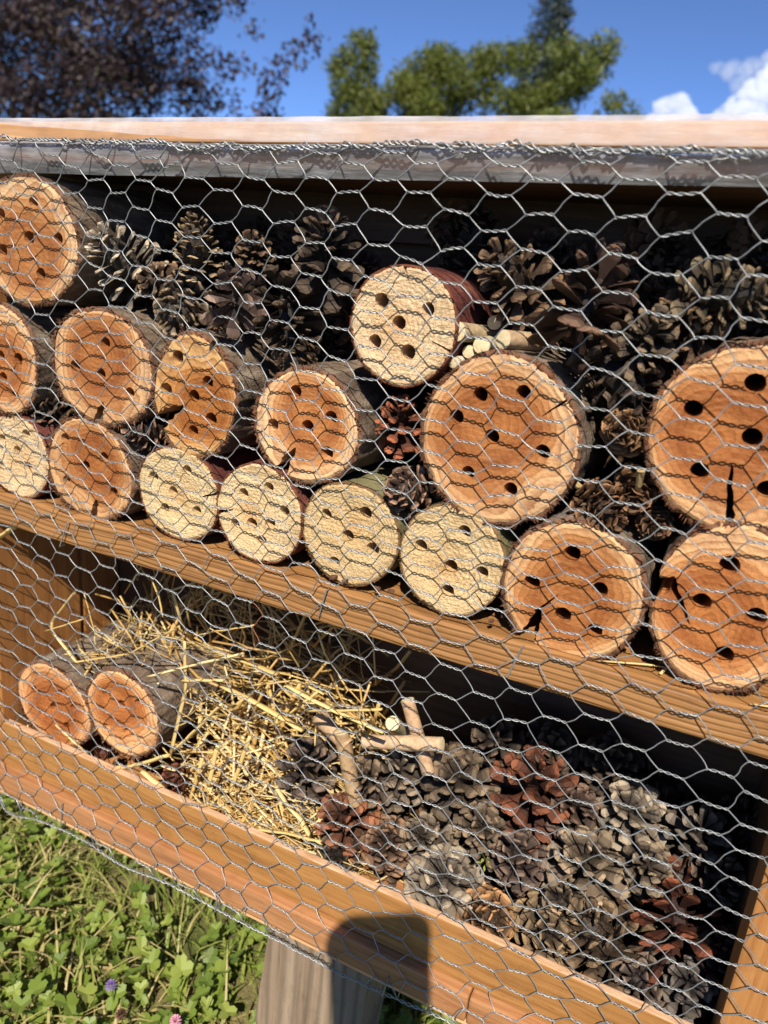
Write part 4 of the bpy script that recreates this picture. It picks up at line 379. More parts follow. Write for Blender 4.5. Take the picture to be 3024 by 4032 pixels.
# roof: sloped a little along x, wrapped in film
rs = math.atan2(.007, .50)
roof = empty('roof', (-.26, 0, 0), hotel); roof.rotation_euler = (0, -rs, 0)
def rz(x, z): return z
def rboard(name, mat, x0, x1, y0, y1, z0, z1, bev=.0012):
    return board(name, mat, roof, x0, x1, y0, y1, z0, z1, bev)
rboard('roof_board', MAT['roof'], -.42, .75, .0060, .30, .7490, .7600)
m = MB(); v = [(x, y, z) for x in (-.34, .56) for y in (YB - .016, YB - .001) for z in (.716, .7487)]; m.add(v, [(0, 1, 3, 2), (4, 6, 7, 5), (0, 4, 5, 1), (2, 3, 7, 6), (0, 2, 6, 4), (1, 5, 7, 3)]); m.build('rear_batten', MAT['inner'], roof)
rboard('batten', MAT['batten'], -.246, .55, -.0005, .022, .7622, .7738, .0015)
def film_sheet(name, x0, x1, prof, top=None):
    """film hung as a strip: prof = list of (y, z, waviness) from top to bottom"""
    nx = 150; m = MB(); v = []; f = []
    for i in range(nx):
        x = x0 + (x1 - x0) * i / (nx - 1)
        for k, (y, z, w) in enumerate(prof):
            zz = z + w * fbm(x * 9 + k * 1.7, k * 3.3, 1.5) * .9
            if top is not None: zz = top(x, k, zz)
            v.append((x, y + w * .55 * fbm(x * 14, k * .8, 7.7), zz))
    nk = len(prof)
    for i in range(nx - 1):
        for k in range(nk - 1): f.append((i * nk + k, (i + 1) * nk + k, (i + 1) * nk + k + 1, i * nk + k + 1))
    m.add(v, f); return m.build(name, MAT['film'], roof, smooth=True)
def taper(x, k, z):
    # on the left the upper film rides up and leaves the end of the batten bare
    u = min(max((x + .245) / .215, 0.), 1.); lo = .7718 - .0098 * u
    t = (k - 1) / 5.
    hi = .7756 + .0006 * fbm(x * 7, 2)
    return hi * (1 - t) + lo * t + .0004 * fbm(x * 40, k) if k >= 1 else .7758 + .0006 * fbm(x * 7, 2)
film_sheet('plastic_film', -.42, .55, [(.030, .7790, .001)] + [(-.0022 - .0006 * q, .777 - .002 * q, .0011) for q in range(1, 7)], taper)
def hang(x, k, z):
    u = k / 7.; b = .7407 + (x + .25) / .5 * .0053
    return z * 0 + .7628 * (1 - u) + b * u + .0006 * fbm(x * 8, k * .4)
film_sheet('plastic_film', -.42, .55, [(.003, .7625, .0006), (-.0034, .7612, .0006), (-.0036, .7585, .0007), (-.0026, .755, .0009), (-.0014, .751, .001), (-.0002, .747, .001), (.0012, .7425, .001), (.0024, .7385, .0008)], hang)
# posts the box stands on
def post(px_, lean, y0=.0175, w=.0475, d=.055):
    m = MB(); v = []
    for z in (-.04, .1832):
        s = (z - .1832) * lean
        v += [(px_ - w + s * 1.0, y0, z), (px_ + w + s * .7, y0, z), (px_ + w + s * .7, y0 + d, z), (px_ - w + s, y0 + d, z)]
    m.add(v, [(0, 3, 2, 1), (4, 5, 6, 7), (0, 1, 5, 4), (1, 2, 6, 5), (2, 3, 7, 6), (3, 0, 4, 7)])
    o = m.build('leg', MAT['leg'], hotel); bevel(o, .002); return o
post(-.2160, .09); post(.30, -.05, w=.045)
# staples
for k, (x, y, z) in enumerate(STAPLES):
    m = MB(); yy = .0015 if k < 3 else -.0062; d = Vector(((-.0045, 0, -.011), (.0022, 0, .010), (.0032, 0, .011), (.0012, 0, .012), (.0016, 0, .010), (.0015, 0, .010))[k])
    m.tube([(x - d.x, yy + .004, z - d.z), (x - d.x, yy - .0010, z - d.z), (x + d.x, yy - .0012, z + d.z), (x + d.x, yy + .004, z + d.z)], .0006, 5)
    m.build('staple', MAT['wire'], hotel)
# wire netting
sbx = np.array(SELB); nodes = {(i, j): (x * 1e-4, z * 1e-4) for i, j, x, z in NODES}
nodes = {k: v for k, v in nodes.items() if v[1] > np.interp(v[0], sbx[:, 0], sbx[:, 2]) + .0075}
def ny(x, z):
    y = -.0008 + .0016 * fbm(x * 7, z * 7, 2)
    if z > .715: y -= .0042 * min(1, (z - .715) / .03)
    if z < .222: y -= .0075 * min(1, (.222 - z) / .012)
    if z < .19: y += .006 * min(1, (.19 - z) / .012)
    return y
def wrap(x, y, z):
    if x < -.580: y += (-.580 - x) * 1.0; x = -.580 - (-.580 - x) * .25
    return np.array((x, y, z))
net = empty('wire_netting', (0, 0, 0), hotel)
mw = MB(); mr = MB(); ends = {}; RUSTY = {((10, 32), (11, 33)), ((10, 34), (11, 33)), ((10, 34), (11, 35))}
PITCH = .0229
for (i, j), (x, z) in nodes.items():
    hl = PITCH * .30 * rng.uniform(.93, 1.1); tl = rng.normal(-.0001, .0006)
    y = ny(x, z); a = wrap(x - hl, y, z - tl); b = wrap(x + hl, y, z + tl); ends[(i, j)] = (a, b)
    turns = 1.5; n = 15; ph = rng.uniform(0, 6.28); t = np.linspace(0, 1, n); bow = rng.normal(0, .0005)
    for s in (0, 1):
        ang = ph + s * math.pi + t * turns * 2 * math.pi; rad = .00056
        pts = a + (b - a) * t[:, None]; pts = pts + np.stack([0 * t, np.cos(ang) * rad, np.sin(ang) * rad + bow * np.sin(t * math.pi)], 1)
        mw.tube(pts, .00036, 5, False)
for (i, j) in nodes:
    for dj in (-1, 1):
        q = (i + 1, j + dj)
        if q in ends:
            a = ends[(i, j)][1]; b = ends[q][0]; n = 7; t = np.linspace(0, 1, n)
            wob = rng.normal(0, .0006, 2); s_ = -dj * .0009
            ln_ = np.clip(t, 0, 1)
            off = np.stack([np.sin(t * 2 * math.pi) * s_ * .9 + np.sin(t * math.pi) * wob[0], np.sin(t * math.pi) * wob[1] * .8, np.sin(t * 2 * math.pi) * .0006 + 0 * t], 1)
            (mr if ((i, j), q) in RUSTY else mw).tube(a + (b - a) * t[:, None] + off, .00038, 5, False)
mw.build('hexagon_wires', MAT['wire'], net, smooth=True)
def catmull(P, n):
    P = np.asarray(P, float); out = []
    Q = np.concatenate([[2 * P[0] - P[1]], P, [2 * P[-1] - P[-2]]])
    for k in range(1, len(Q) - 2):
        for u in np.linspace(0, 1, n, endpoint=False):
            p0, p1, p2, p3 = Q[k-1:k+3]
            out.append(.5 * (2*p1 + (p2-p0)*u + (2*p0-5*p1+4*p2-p3)*u*u + (3*p1-p0-3*p2+p3)*u**3))
    out.append(P[-1]); return np.array(out)
def selvage(name, pts, seg, jit, strands=2, rad=.0009):
    m = MB(); p = catmull([wrap(*q) for q in pts], seg); n = len(p); s_ = np.concatenate([[0], np.cumsum(np.linalg.norm(np.diff(p, axis=0), axis=1))])
    for s in range(strands):
        ang = s * 2 * math.pi / strands + s_ * 2 * math.pi / .011
        jz = np.array([fbm(v * 70, s * 5.0, 3) for v in s_]) * jit
        m.tube(p + np.stack([0 * s_, np.cos(ang) * rad, np.sin(ang) * rad + jz], 1), .00048, 5)
    return m, p
m, p = selvage('selvage', SELT, 34, .0022, 3, .0009)
top = p
for (i, j) in ends:     # the uppermost wires run up into the twisted edge
    if j == 0:
        for e, sx in ((0, -1), (1, 1)):
            a = ends[(i, j)][e]; tx = a[0] + sx * .008; k = int(np.argmin(abs(top[:, 0] - tx)))
            if abs(top[k, 0] - tx) < .004: m.tube([a, a * .45 + top[k] * .55 + (sx * .0012, -.001, 0), top[k], top[k] + (sx * .004, -.001, .0004)], .00045, 5)
m.build('selvage_wire', MAT['wire'], net, smooth=True)
m, p = selvage('selvage', SELB, 40, .0010, 2, .0008)
bot = p; cand = sorted({i for (i, j) in ends})
for i in cand:
    js = [j for j in range(63) if (i, j) in ends]; 
    for e, sx in ((0, -1), (1, 1)):
        best = None
        for j in js:
            a = ends[(i, j)][e]; tx = a[0] + sx * .006; k = int(np.argmin(abs(bot[:, 0] - tx)))
            if abs(bot[k, 0] - tx) < .006 and a[2] > bot[k, 2] + .002: best = (a, k)
        if best and best[0][2] - bot[best[1], 2] < .022:
            a, k = best; m.tube([a, a * .5 + bot[k] * .5 + (sx * .001, -.0006, 0), bot[k]], .00045, 5)
m.build('selvage_wire', MAT['wire'], net, smooth=True)
mr.build('rusty_wire', MAT['rust'], net, smooth=True)['label'] = 'rusty strand of the wire netting'
# ------------------------------------------------------------------ drilled logs
def apply_bool(o, cutter):
    md = o.modifiers.new('b', 'BOOLEAN'); md.operation = 'DIFFERENCE'; md.object = cutter
    try: md.solver = 'MANIFOLD'
    except Exception: md.solver = 'EXACT'
    dg = bpy.context.evaluated_depsgraph_get(); me = bpy.data.meshes.new_from_object(o.evaluated_get(dg))
    if len(me.polygons) < 100:
        md.solver = 'EXACT'; dg = bpy.context.evaluated_depsgraph_get(); dg.update(); me = bpy.data.meshes.new_from_object(o.evaluated_get(dg))
    o.modifiers.clear(); o.data = me; bpy.data.objects.remove(cutter)
def in_crack(p, c):
    d = np.array((c[2] - c[0], c[3] - c[1])); L = np.linalg.norm(d); d /= L; r = np.array((p[0] - c[0], p[2] - c[1])); u = r @ d; w = abs(r[0] * -d[1] + r[1] * d[0])
    return -.012 < u < L * .6 and w < c[4] * .5
def make_log(idx, geo, y, kind, hr, holes, cracks, tint, length, label):
    cx, cz, rx_, rz_ = geo; pale = kind == 'pale'; lower = cz < .45
    t = empty('drilled_log', (cx, y, cz)); tag(t, label, 'log', 'drilled logs stacked behind the netting')
    floor_ = (ZS if not lower else .2155) - cz
    sd = idx * 17.3
    thick = .0019 if not pale else .0008
    na, nr = 132, 22
    ths = np.linspace(0, 2 * math.pi, na, endpoint=False)
    def rad(th, rough=True):
        ca, sa = math.cos(th), math.sin(th)
        k = 1 + .045 * mn.noise((ca * 1.1 + sd, sa * 1.1, 0)) + (.014 if pale else .022) * mn.noise((ca * 4 + sd, sa * 4, 5))
        if rough: k += (.018 if pale else .016) * mn.noise((ca * 22, sa * 22, sd)) + (.012) * mn.noise((ca * 60, sa * 60, sd))
        return k
    def pt(th, s=1., extra=0., rough=True):
        k = rad(th, rough); x = (rx_ * k + extra) * math.cos(th) * s; z = (rz_ * k + extra) * math.sin(th) * s
        return x, max(z, floor_ + .0004)
    V = [(0, 0, 0)]; F = []
    for q in range(1, nr + 1):
        s = q / nr
        for th in ths:
            x, z = pt(th, s)
            amp = .0006 if pale else .0003
            dy = amp * mn.noise((x * 420 + sd, z * 420, 2)) + amp * 1.6 * mn.noise((x * 90, z * 90, sd)) + (.0012 * (s > .97))
            V.append((x, dy, z))
    for q in range(na): F.append((0, 1 + (q + 1) % na, 1 + q))
    for r_ in range(nr - 1):
        for q in range(na):
            a = 1 + r_ * na + q; b = 1 + r_ * na + (q + 1) % na; F.append((a, b, b + na, a + na))
    base = 1 + (nr - 1) * na; yy = [.006, .03, length]
    for k, y_ in enumerate(yy):
        for th in ths: 
            x, z = pt(th, .985, 0, False); V.append((x, y_, z))
        for q in range(na):
            a = base + k * na + q; b = base + k * na + (q + 1) % na; F.append((a, b, b + na, a + na))
    last = base + len(yy) * na; V.append((0, length, 0)); c_ = len(V) - 1
    for q in range(na): F.append((last + q, last + (q + 1) % na, c_))
    m = MB(); m.add(V, F); wood = m.build('sawn_wood', MAT[kind], None)
    # drill holes and drying cracks are cut out of the solid
    cm = MB()
    for (hx, hz) in holes:
        n = 22; rr = hr * rng.uniform(.92, 1.08); depth = .058; v = []; f = []; ph = rng.uniform(0, 9)
        if lower: depth = rng.uniform(.002, .005) if rng.random() < .6 else .03
        tx, tz = rng.normal(0, .03, 2)
        for k, (dy, sc) in enumerate(((-.006, 1.02), (.0006, 1.03), (.0025, 1.), (depth, .97))):
            for q in range(n):
                a = q * 2 * math.pi / n; r2 = rr * sc * (1 + (.07 if k < 2 else .03) * mn.noise((math.cos(a) * 3 + ph, math.sin(a) * 3, k * .7)))
                v.append((hx + r2 * math.cos(a) + tx * dy, dy, hz + r2 * math.sin(a) + tz * dy))
        for k in range(3):
            for q in range(n): f.append((k * n + q, (k + 1) * n + q, (k + 1) * n + (q + 1) % n, k * n + (q + 1) % n))
        f.append(tuple(range(n))); f.append(tuple(3 * n + q for q in range(n))[::-1])
        cm.add(v, f)
    if cm.n: apply_bool(wood, cm.build('cutter', MAT[kind]))
    for (ax, az, bx, bz, wd) in cracks:
        d = np.array((bx - ax, bz - az)); L = np.linalg.norm(d); d /= L; nrm = np.array((-d[1], d[0])); k = 14; up = []; lo = []
        a0 = np.array((ax, az)) - d * .006
        for q in range(k):
            u = q / (k - 1); c0 = a0 + d * (L + .006) * u + nrm * .25 * wd * mn.noise((u * 5, idx, 1)); w = wd * .5 * (1 - u) ** .6 * (1 + .35 * mn.noise((u * 14, idx, 4))) + .00012
            up.append(c0 + nrm * w); lo.append(c0 - nrm * w)
        poly = up + lo[::-1]; n = len(poly); dep = .03 + wd * 3
        v = [(p_[0], -.006, p_[1]) for p_ in poly] + [(p_[0], dep, p_[1]) for p_ in poly]
        f = [tuple(range(n)), tuple(range(n, 2 * n))[::-1]] + [(q, q + n, (q + 1) % n + n, (q + 1) % n) for q in range(n)]
        m2 = MB(); m2.add(v, f); co = m2.build('cutter', MAT[kind]); bm = bmesh.new(); bm.from_mesh(co.data); bmesh.ops.recalc_face_normals(bm, faces=bm.faces); bmesh.ops.triangulate(bm, faces=bm.faces); bm.to_mesh(co.data); bm.free()
        apply_bool(wood, co)
    wood.parent = t; wood.color = (*tint, 1); wood['log_radius'] = (rx_ + rz_) / 2
    # bark sleeve
    V = []; F = []; nb = 150; ths2 = np.linspace(0, 2 * math.pi, nb, endpoint=False); ny_ = 20
    ys = [0] + list(np.linspace(.0004, 1, ny_) ** 1.5 * (length + .001))
    cr_ang = [math.atan2(c[1], c[0]) for c in cracks if c[4] > .0035]
    for k, y_ in enumerate(ys):
        for th in ths2:
            ca, sa = math.cos(th), math.sin(th)
            b = thick * (1 + .7 * mn.noise((ca * 2.2 + sd, sa * 2.2, y_ * 8)) + .8 * mn.noise((ca * 8 + sd, sa * 8, y_ * 25)) + .35 * mn.noise((ca * 24, sa * 24 + sd, y_ * 70))) if not pale else thick * (1 + .4 * mn.noise((ca * 5 + sd, sa * 5, y_ * 40)))
            for ac in cr_ang:
                if abs((th - ac + math.pi) % (2 * math.pi) - math.pi) < .17: b *= .3
            b = max(b, .0002)
            if k == 0: b = -.0003
            x, z = pt(th, 1., b + .0003, False)
            fy = (.0022 if not pale else .0009) * (mn.noise((ca * 30 + sd, sa * 30, 3)) + .6 * mn.noise((ca * 75, sa * 75, sd))) if k < 3 else 0
            V.append((x, y_ + .0009 + fy, z))
    for k in range(len(ys) - 1):
        for q in range(nb):
            if ys[k] < .03 and any(c[4] > .0035 and in_crack(V[k * nb + q], c) for c in cracks): continue
            a = k * nb + q; b_ = k * nb + (q + 1) % nb; F.append((a, b_, b_ + nb, a + nb))
    m = MB(); m.add(V, F)
    # torn fibres standing out at the sawn rim
    nf = 520 if not pale else 260
    for q in range(nf):
        th = rng.uniform(0, 2 * math.pi)
        if not pale and mn.noise((math.cos(th) * 3 + sd, math.sin(th) * 3, 9)) < -.15: continue
        x, z = pt(th, 1., rng.uniform(-.0004, thick), True); L = rng.uniform(.0012, .0042) * (1 if not pale else .45)
        d = Vector((math.cos(th) + rng.normal(0, .5), rng.uniform(-1.1, .5), math.sin(th) + rng.normal(0, .5))).normalized() * L
        s = Vector((-math.sin(th), rng.normal(0, .4), math.cos(th))).normalized() * rng.uniform(.0002, .0005); o_ = Vector((x, rng.uniform(-.0004, .002), z))
        if (o_ + d).z < floor_: continue
        m.add([o_ - s, o_ + s, o_ + d], [(0, 1, 2)])
    bk = 'bark' if not pale else ('greenbark' if 'green side' in label or 'rightmost pale' in label else 'redbark')
    m.build('bark', MAT[bk], t, smooth=True)
    return t
for k, L_ in enumerate(LOGS): make_log(k, *L_)
# ------------------------------------------------------------------ cones
def scale_mesh(kind, var):
    r = np.random.default_rng(100 + var); rows = []; 
    if kind == 'larch':    # thin rounded cup
        st = [(0, .20, .03), (.35, .62, .04), (.7, .98, .035), (.92, .78, .03), (1.04, .30, .02)]
    elif kind == 'pine':
        st = [(0, .24, .05), (.35, .46, .06), (.64, .72, .09), (.83, .86, .19), (.94, .64, .19), (1.0, .24, .07)]
    else:                  # wide worn scale
        st = [(0, .24, .05), (.35, .50, .06), (.66, .82, .09), (.84, .86, .15), (.95, .58, .13), (1.02, .20, .06)]
    V = []; F = []; al = []; inn = []; K = 6
    for y, w, th in st:
        w *= r.uniform(.92, 1.08) * .5; cur = .16 * y * y if kind != 'larch' else -.10 * (y - .4) ** 2; cup = .16 if kind != 'larch' else .24
        for q in range(K):
            t = q * 2 * math.pi / K; cx, sx = math.cos(t), math.sin(t)
            ridge = 0.
            V.append((w * cx + r.normal(0, .022), y + r.normal(0, .022) * y, cur + th * .5 * sx + ridge + cup * abs(cx) * w * 1.4 + r.normal(0, .008))); al.append(y); inn.append(1. if sx > .1 else 0.)
    n = len(st)
    for k in range(n - 1):
        for q in range(K): a = k * K + q; b = k * K + (q + 1) % K; F.append((a, b, b + K, a + K))
    F.append(tuple(range(K))[::-1])
    c = len(V); V.append((0, st[-1][0] + .01, np.mean([V[(n - 1) * K + q][2] for q in range(K)]) - (.06 if kind == 'pine' else 0))); al.append(1.06); inn.append(0.)
    for q in range(K): F.append(((n - 1) * K + q, (n - 1) * K + (q + 1) % K, c))
    me = bpy.data.meshes.new('scale'); v = np.array(V, float); v[:, 2] += r.normal(0, .10) * v[:, 1] ** 2; v[:, 0] += r.normal(0, .08) * v[:, 1] ** 2
    me.from_pydata(v.tolist(), [], F); me.materials.append(MAT['cone']); shade_attr(me, np.clip(al, 0, 1.1), 'along'); shade_attr(me, inn, 'inner'); me.polygons.foreach_set('use_smooth', [kind == 'larch'] * len(me.polygons)); me.update(); return me
SCM = {k: [scale_mesh(k, i) for i in range(7)] for k in ('larch', 'pine', 'wide')}
def cone_layout(typ, r, rg):
    """scale matrices in a frame whose z runs from the stalk to the tip; r = half width"""
    out = []; G = 2.39996
    if typ == 'open':    n, hl, f0, f1, L0, L1, w, sm = 38, .92, 114, 20, .92, .70, .46, 'pine'
    elif typ == 'half':  n, hl, f0, f1, L0, L1, w, sm = 42, 1.10, 100, 24, .78, .58, .58, 'pine'
    elif typ == 'closed': n, hl, f0, f1, L0, L1, w, sm = 58, 1.22, 92, 20, .52, .50, .72, 'pine'
    elif typ == 'rosette': n, hl, f0, f1, L0, L1, w, sm = 36, .92, 124, 26, 1.05, .70, .44, 'wide'
    else:                n, hl, f0, f1, L0, L1, w, sm = 46, 1.0, 88, 22, .62, .46, .98, 'larch'
    for k in range(n):
        t = (k + .5) / n; az = k * G + rg.normal(0, .08)
        phi = math.radians(f0 + (f1 - f0) * t ** .9 + rg.normal(0, 8 if typ in ('open', 'rosette') else 5))
        env = math.sin(math.pi * min(1, .22 + .78 * t) ** .8) ** .5 if typ != 'rosette' else 1 - .3 * t
        cr = r * ({'closed': .50, 'half': .36, 'larch': .34}.get(typ, .16)) * max(.15, env)
        L = r * (L0 + (L1 - L0) * t) * (rg.uniform(.86, 1.08) if typ in ('open', 'rosette') else rg.uniform(.88, 1.1)) * (.6 + .4 * env)
        h = r * hl * (t * 2 - 1) * .85
        d = Vector((math.cos(az) * math.sin(phi), math.sin(az) * math.sin(phi), math.cos(phi)))
        o_ = Vector((math.cos(az) * cr, math.sin(az) * cr, h)); side = Vector((-math.sin(az), math.cos(az), 0))
        up = side.cross(d) * (1 if True else -1)
        M_ = Matrix((( side.x, d.x, up.x, o_.x), (side.y, d.y, up.y, o_.y), (side.z, d.z, up.z, o_.z), (0, 0, 0, 1)))
        tw = Matrix.Rotation(rg.normal(0, .30 if typ in ('open', 'rosette') else .14), 4, 'Y')
        out.append((M_ @ tw @ Matrix.Diagonal((L * w * 1.35 * rg.uniform(.85, 1.15), L, L * .9, 1)), sm))
    return out, hl
def core_mesh(r, hl, typ):
    m = MB(); n = 9; t = np.linspace(-1, 1, n); k = {'closed': .62, 'half': .42, 'larch': .36}.get(typ, .2)
    m.tube([(0, 0, r * hl * .85 * a) for a in t], [max(.02, (1 - a * a) ** .5) * r * k for a in t], 9); return m
def make_cone(c, r, typ, ax, col, label):
    rg = np.random.default_rng(int(abs(c[0]) * 9999) + int(c[2] * 999))
    t = empty('pine_cone' if typ != 'larch' else 'larch_cone', c); tag(t, label, 'cone', 'cones filling the insect hotel')
    q = Vector(ax).normalized().to_track_quat('Z', 'Y'); t.rotation_mode = 'QUATERNION'; t.rotation_quaternion = q
    lay, hl = cone_layout(typ, r, rg)
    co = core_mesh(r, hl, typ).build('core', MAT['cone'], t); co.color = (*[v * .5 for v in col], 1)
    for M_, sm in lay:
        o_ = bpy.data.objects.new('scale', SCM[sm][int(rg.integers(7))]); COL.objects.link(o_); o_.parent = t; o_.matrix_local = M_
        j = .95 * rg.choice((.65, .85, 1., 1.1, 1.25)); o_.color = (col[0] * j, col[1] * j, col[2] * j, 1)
    if typ == 'larch' and 'cluster' not in label:
        m = MB(); b = Vector((0, 0, -r * .8))
        m.tube([b, b + Vector((.001, .001, -.006)), b + Vector((-.001, .002, -.013))] if 'upright' not in label else [Vector((0, .0, r * .2)), Vector((.002, .012, r * .7)), Vector((.002, .022, r * .75))], [.0016, .0017, .0022], 7); s = m.build('stalk', MAT['twig'], t); s.color = (.36, .26, .12, 1)
    return t
for c in CONES: make_cone(*c)
# cones deep in the dark, alike: one joined mesh each, shared
fm = []
for v in range(3):
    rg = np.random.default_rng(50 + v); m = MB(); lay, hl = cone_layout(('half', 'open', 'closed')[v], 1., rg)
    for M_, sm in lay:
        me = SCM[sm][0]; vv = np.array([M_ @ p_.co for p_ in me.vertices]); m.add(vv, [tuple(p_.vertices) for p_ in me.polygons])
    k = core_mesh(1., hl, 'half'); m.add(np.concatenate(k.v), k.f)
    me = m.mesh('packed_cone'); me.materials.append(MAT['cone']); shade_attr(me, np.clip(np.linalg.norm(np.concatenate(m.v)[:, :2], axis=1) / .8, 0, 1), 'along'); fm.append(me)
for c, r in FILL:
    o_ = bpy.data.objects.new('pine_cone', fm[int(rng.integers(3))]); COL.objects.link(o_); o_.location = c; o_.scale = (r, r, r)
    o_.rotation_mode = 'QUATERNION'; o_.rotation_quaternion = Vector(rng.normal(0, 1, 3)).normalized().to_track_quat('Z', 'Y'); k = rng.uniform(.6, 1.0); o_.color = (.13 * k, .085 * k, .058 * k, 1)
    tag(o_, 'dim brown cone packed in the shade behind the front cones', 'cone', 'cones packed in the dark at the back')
# reddish closed cone and a fragment in the straw
def tight(c, r, h, ax, col, label, name):
    t = empty(name, c); tag(t, label, 'cone'); t.rotation_mode = 'QUATERNION'; t.rotation_quaternion = Vector(ax).normalized().to_track_quat('Z', 'Y')
    co = core_mesh(r, h, 'closed').build('core', MAT['cone'], t); co.color = (*col, 1); rg = np.random.default_rng(3)
    for k in range(40):
        tt = (k + .5) / 40; az = k * 2.39996; e = math.sin(math.pi * (.15 + .8 * tt)) ** .6; d = Vector((math.cos(az) * .35, math.sin(az) * .35, .94)).normalized(); side = Vector((-math.sin(az), math.cos(az), 0)); up = side.cross(d)
        o0 = Vector((math.cos(az) * r * .68 * e, math.sin(az) * r * .68 * e, r * h * .85 * (tt * 2 - 1.15)))
        M_ = Matrix(((side.x, d.x, up.x, o0.x), (side.y, d.y, up.y, o0.y), (side.z, d.z, up.z, o0.z), (0, 0, 0, 1))) @ Matrix.Diagonal((r * .8, r * .62, r * .4, 1))
        o_ = bpy.data.objects.new('scale', SCM['larch'][k % 3]); COL.objects.link(o_); o_.parent = t; o_.matrix_local = M_; j = rg.uniform(.85, 1.15); o_.color = (col[0] * j, col[1] * j, col[2] * j, 1)
tight(REDCONE, .0125, 1.45, (-.15, -.5, .85), (.30, .105, .055), 'smooth reddish closed cone half buried at the edge of the straw', 'fir_cone')
tight(REDBIT, .0075, 1.2, (.5, -.6, .3), (.34, .13, .075), 'small reddish cone tip below the gap between the two lower logs', 'fir_cone')
# ------------------------------------------------------------------ straw
for pts, w, sh, lab in STRAWS:
    P_ = np.array(pts); n = 6
    fine = []
    for a, b in zip(P_[:-1], P_[1:]):
        for u in np.linspace(0, 1, n, endpoint=False): fine.append(a + (b - a) * u + np.array((rng.normal(0, .0002), 0, rng.normal(0, .0002))))
    fine.append(P_[-1]); m = MB(); nn = len(fine)
    rr = np.full(nn, w); rr[::n] *= .88
    m.tube(fine, rr * 1.1, 8, True, .45)
    o_ = m.build('straw_stalk', MAT['straw'], None, smooth=True); shade_attr(o_.data, [min(1, .62 + .5 * (sh - .9))] * len(o_.data.vertices)); k = min(1.15, sh); o_.color = (k, k, k, 1)
    tag(o_, lab, 'straw', 'single straw stalks in the lower compartment')
m = MB(); sh = []
def heap(x, y): # surface height of the loose straw
    a = .248 + .92 * max(0, y - .012)
    if x > -.27: a -= (x + .27) * 1.1
    if x < -.40: a += (-.40 - x) * .6
    return min(a, .41)
for k in range(1750):
    x = rng.uniform(-.47, -.20); y = .014 + .13 * rng.random() ** 1.2
    if x < -.375 and y < .13: continue
    chop = k > 900
    if chop: y = rng.uniform(.014, .055)
    z = heap(x, y) - abs(rng.normal(0, .022 if not chop else .014)) + .002
    L = rng.uniform(.005, .020) if chop else rng.uniform(.035, .12); w = rng.uniform(.0003, .0012) if chop else rng.choice((.0006, .0009, .0013, .0018, .0024))
    d = Vector((rng.normal(.3, 1), rng.normal(0, .5), rng.normal(-.15, .5))).normalized() * L
    c = Vector((x, y, max(.225, z))); b = Vector((rng.normal(0, .05), 0, rng.normal(0, .06))) * L
    a0 = c - d * .5; a1 = c + d * .5
    if min(a0.y, a1.y) < .013 or max(a0.y, a1.y) > .15: continue
    a0.z = max(a0.z, .219); a1.z = min(max(a1.z, .219), .455); a0.z = min(a0.z, .455)
    n_ = m.n; m.tube([a0, a0 * .7 + a1 * .3 + b * .8, a0 * .3 + a1 * .7 + b * .8, a1], [w * .7, w, w * .95, w * .6], 6, True, rng.uniform(.12, .45)); sh += [rng.beta(2.2, 1.5)] * (m.n - n_)
for k in range(260):   # straw standing and hanging in the shade under the shelf
    x = rng.uniform(-.49, -.22); y = rng.uniform(.06, .145); z = rng.uniform(.33, .455)
    d = Vector((rng.normal(0, .7), rng.normal(0, .35), rng.normal(0, .8))).normalized() * rng.uniform(.03, .09); c = Vector((x, y, z)); w = rng.uniform(.0006, .0018)
    a0, a1 = c - d * .5, c + d * .5
    if max(a0.z, a1.z) > .460 or max(a0.y, a1.y) > .15: continue
    n_ = m.n; m.tube([a0, c + Vector(rng.normal(0, .003, 3)), a1], [w, w, w], 5, True, .6); sh += [rng.uniform(.1, .8)] * (m.n - n_)
for k in range(150):  # straw lying over the bark of the two lower logs
    x = rng.uniform(-.50, -.36); y = rng.uniform(.035, .14); z = .345 + rng.uniform(-.006, .02) - (.035 if x > -.40 else 0) - (.02 if x < -.48 else 0)
    d = Vector((rng.normal(.3, 1), rng.normal(0, .6), rng.normal(0, .22))).normalized() * rng.uniform(.02, .08); c = Vector((x, y, z)); w = rng.choice((.0005, .0008, .0012))
    a0, a1 = c - d * .5, c + d * .5
    if min(a0.x, a1.x) < -.55 or max(a0.y, a1.y) > .15 or min(a0.y, a1.y) < .014: continue
    n_ = m.n; m.tube([a0, c + Vector(rng.normal(0, .003, 3)), a1], [w * .7, w, w * .7], 6, True, .35); sh += [rng.uniform(.2, 1.)] * (m.n - n_)
o_ = m.build('straw_bed', MAT['straw'], None, smooth=True); shade_attr(o_.data, sh); tag(o_, 'loose golden straw heaped in the lower compartment', kind='stuff')
# straws lying on the shelf by the right-hand logs
for (x0, y0, x1, y1, lab) in ((-.045, .006, .008, .0275, 'dry straw lying on the shelf edge below the gap of the two right logs'), (-.010, .012, -.004, .030, 'short straw bit across the longer straw on the shelf'), (.038, .0065, .062, .010, 'straw bit with a dark end on the shelf at the far right')):
    m = MB(); m.tube([(x0, y0, ZS + .0016), ((x0 + x1) / 2, (y0 + y1) / 2, ZS + .0028), (x1, y1, ZS + .0018)], .0009, 6, True, .6)
    o_ = m.build('straw_stalk', MAT['straw'], None, smooth=True); shade_attr(o_.data, [.75] * len(o_.data.vertices)); tag(o_, lab, 'straw', 'straw bits on the shelf')
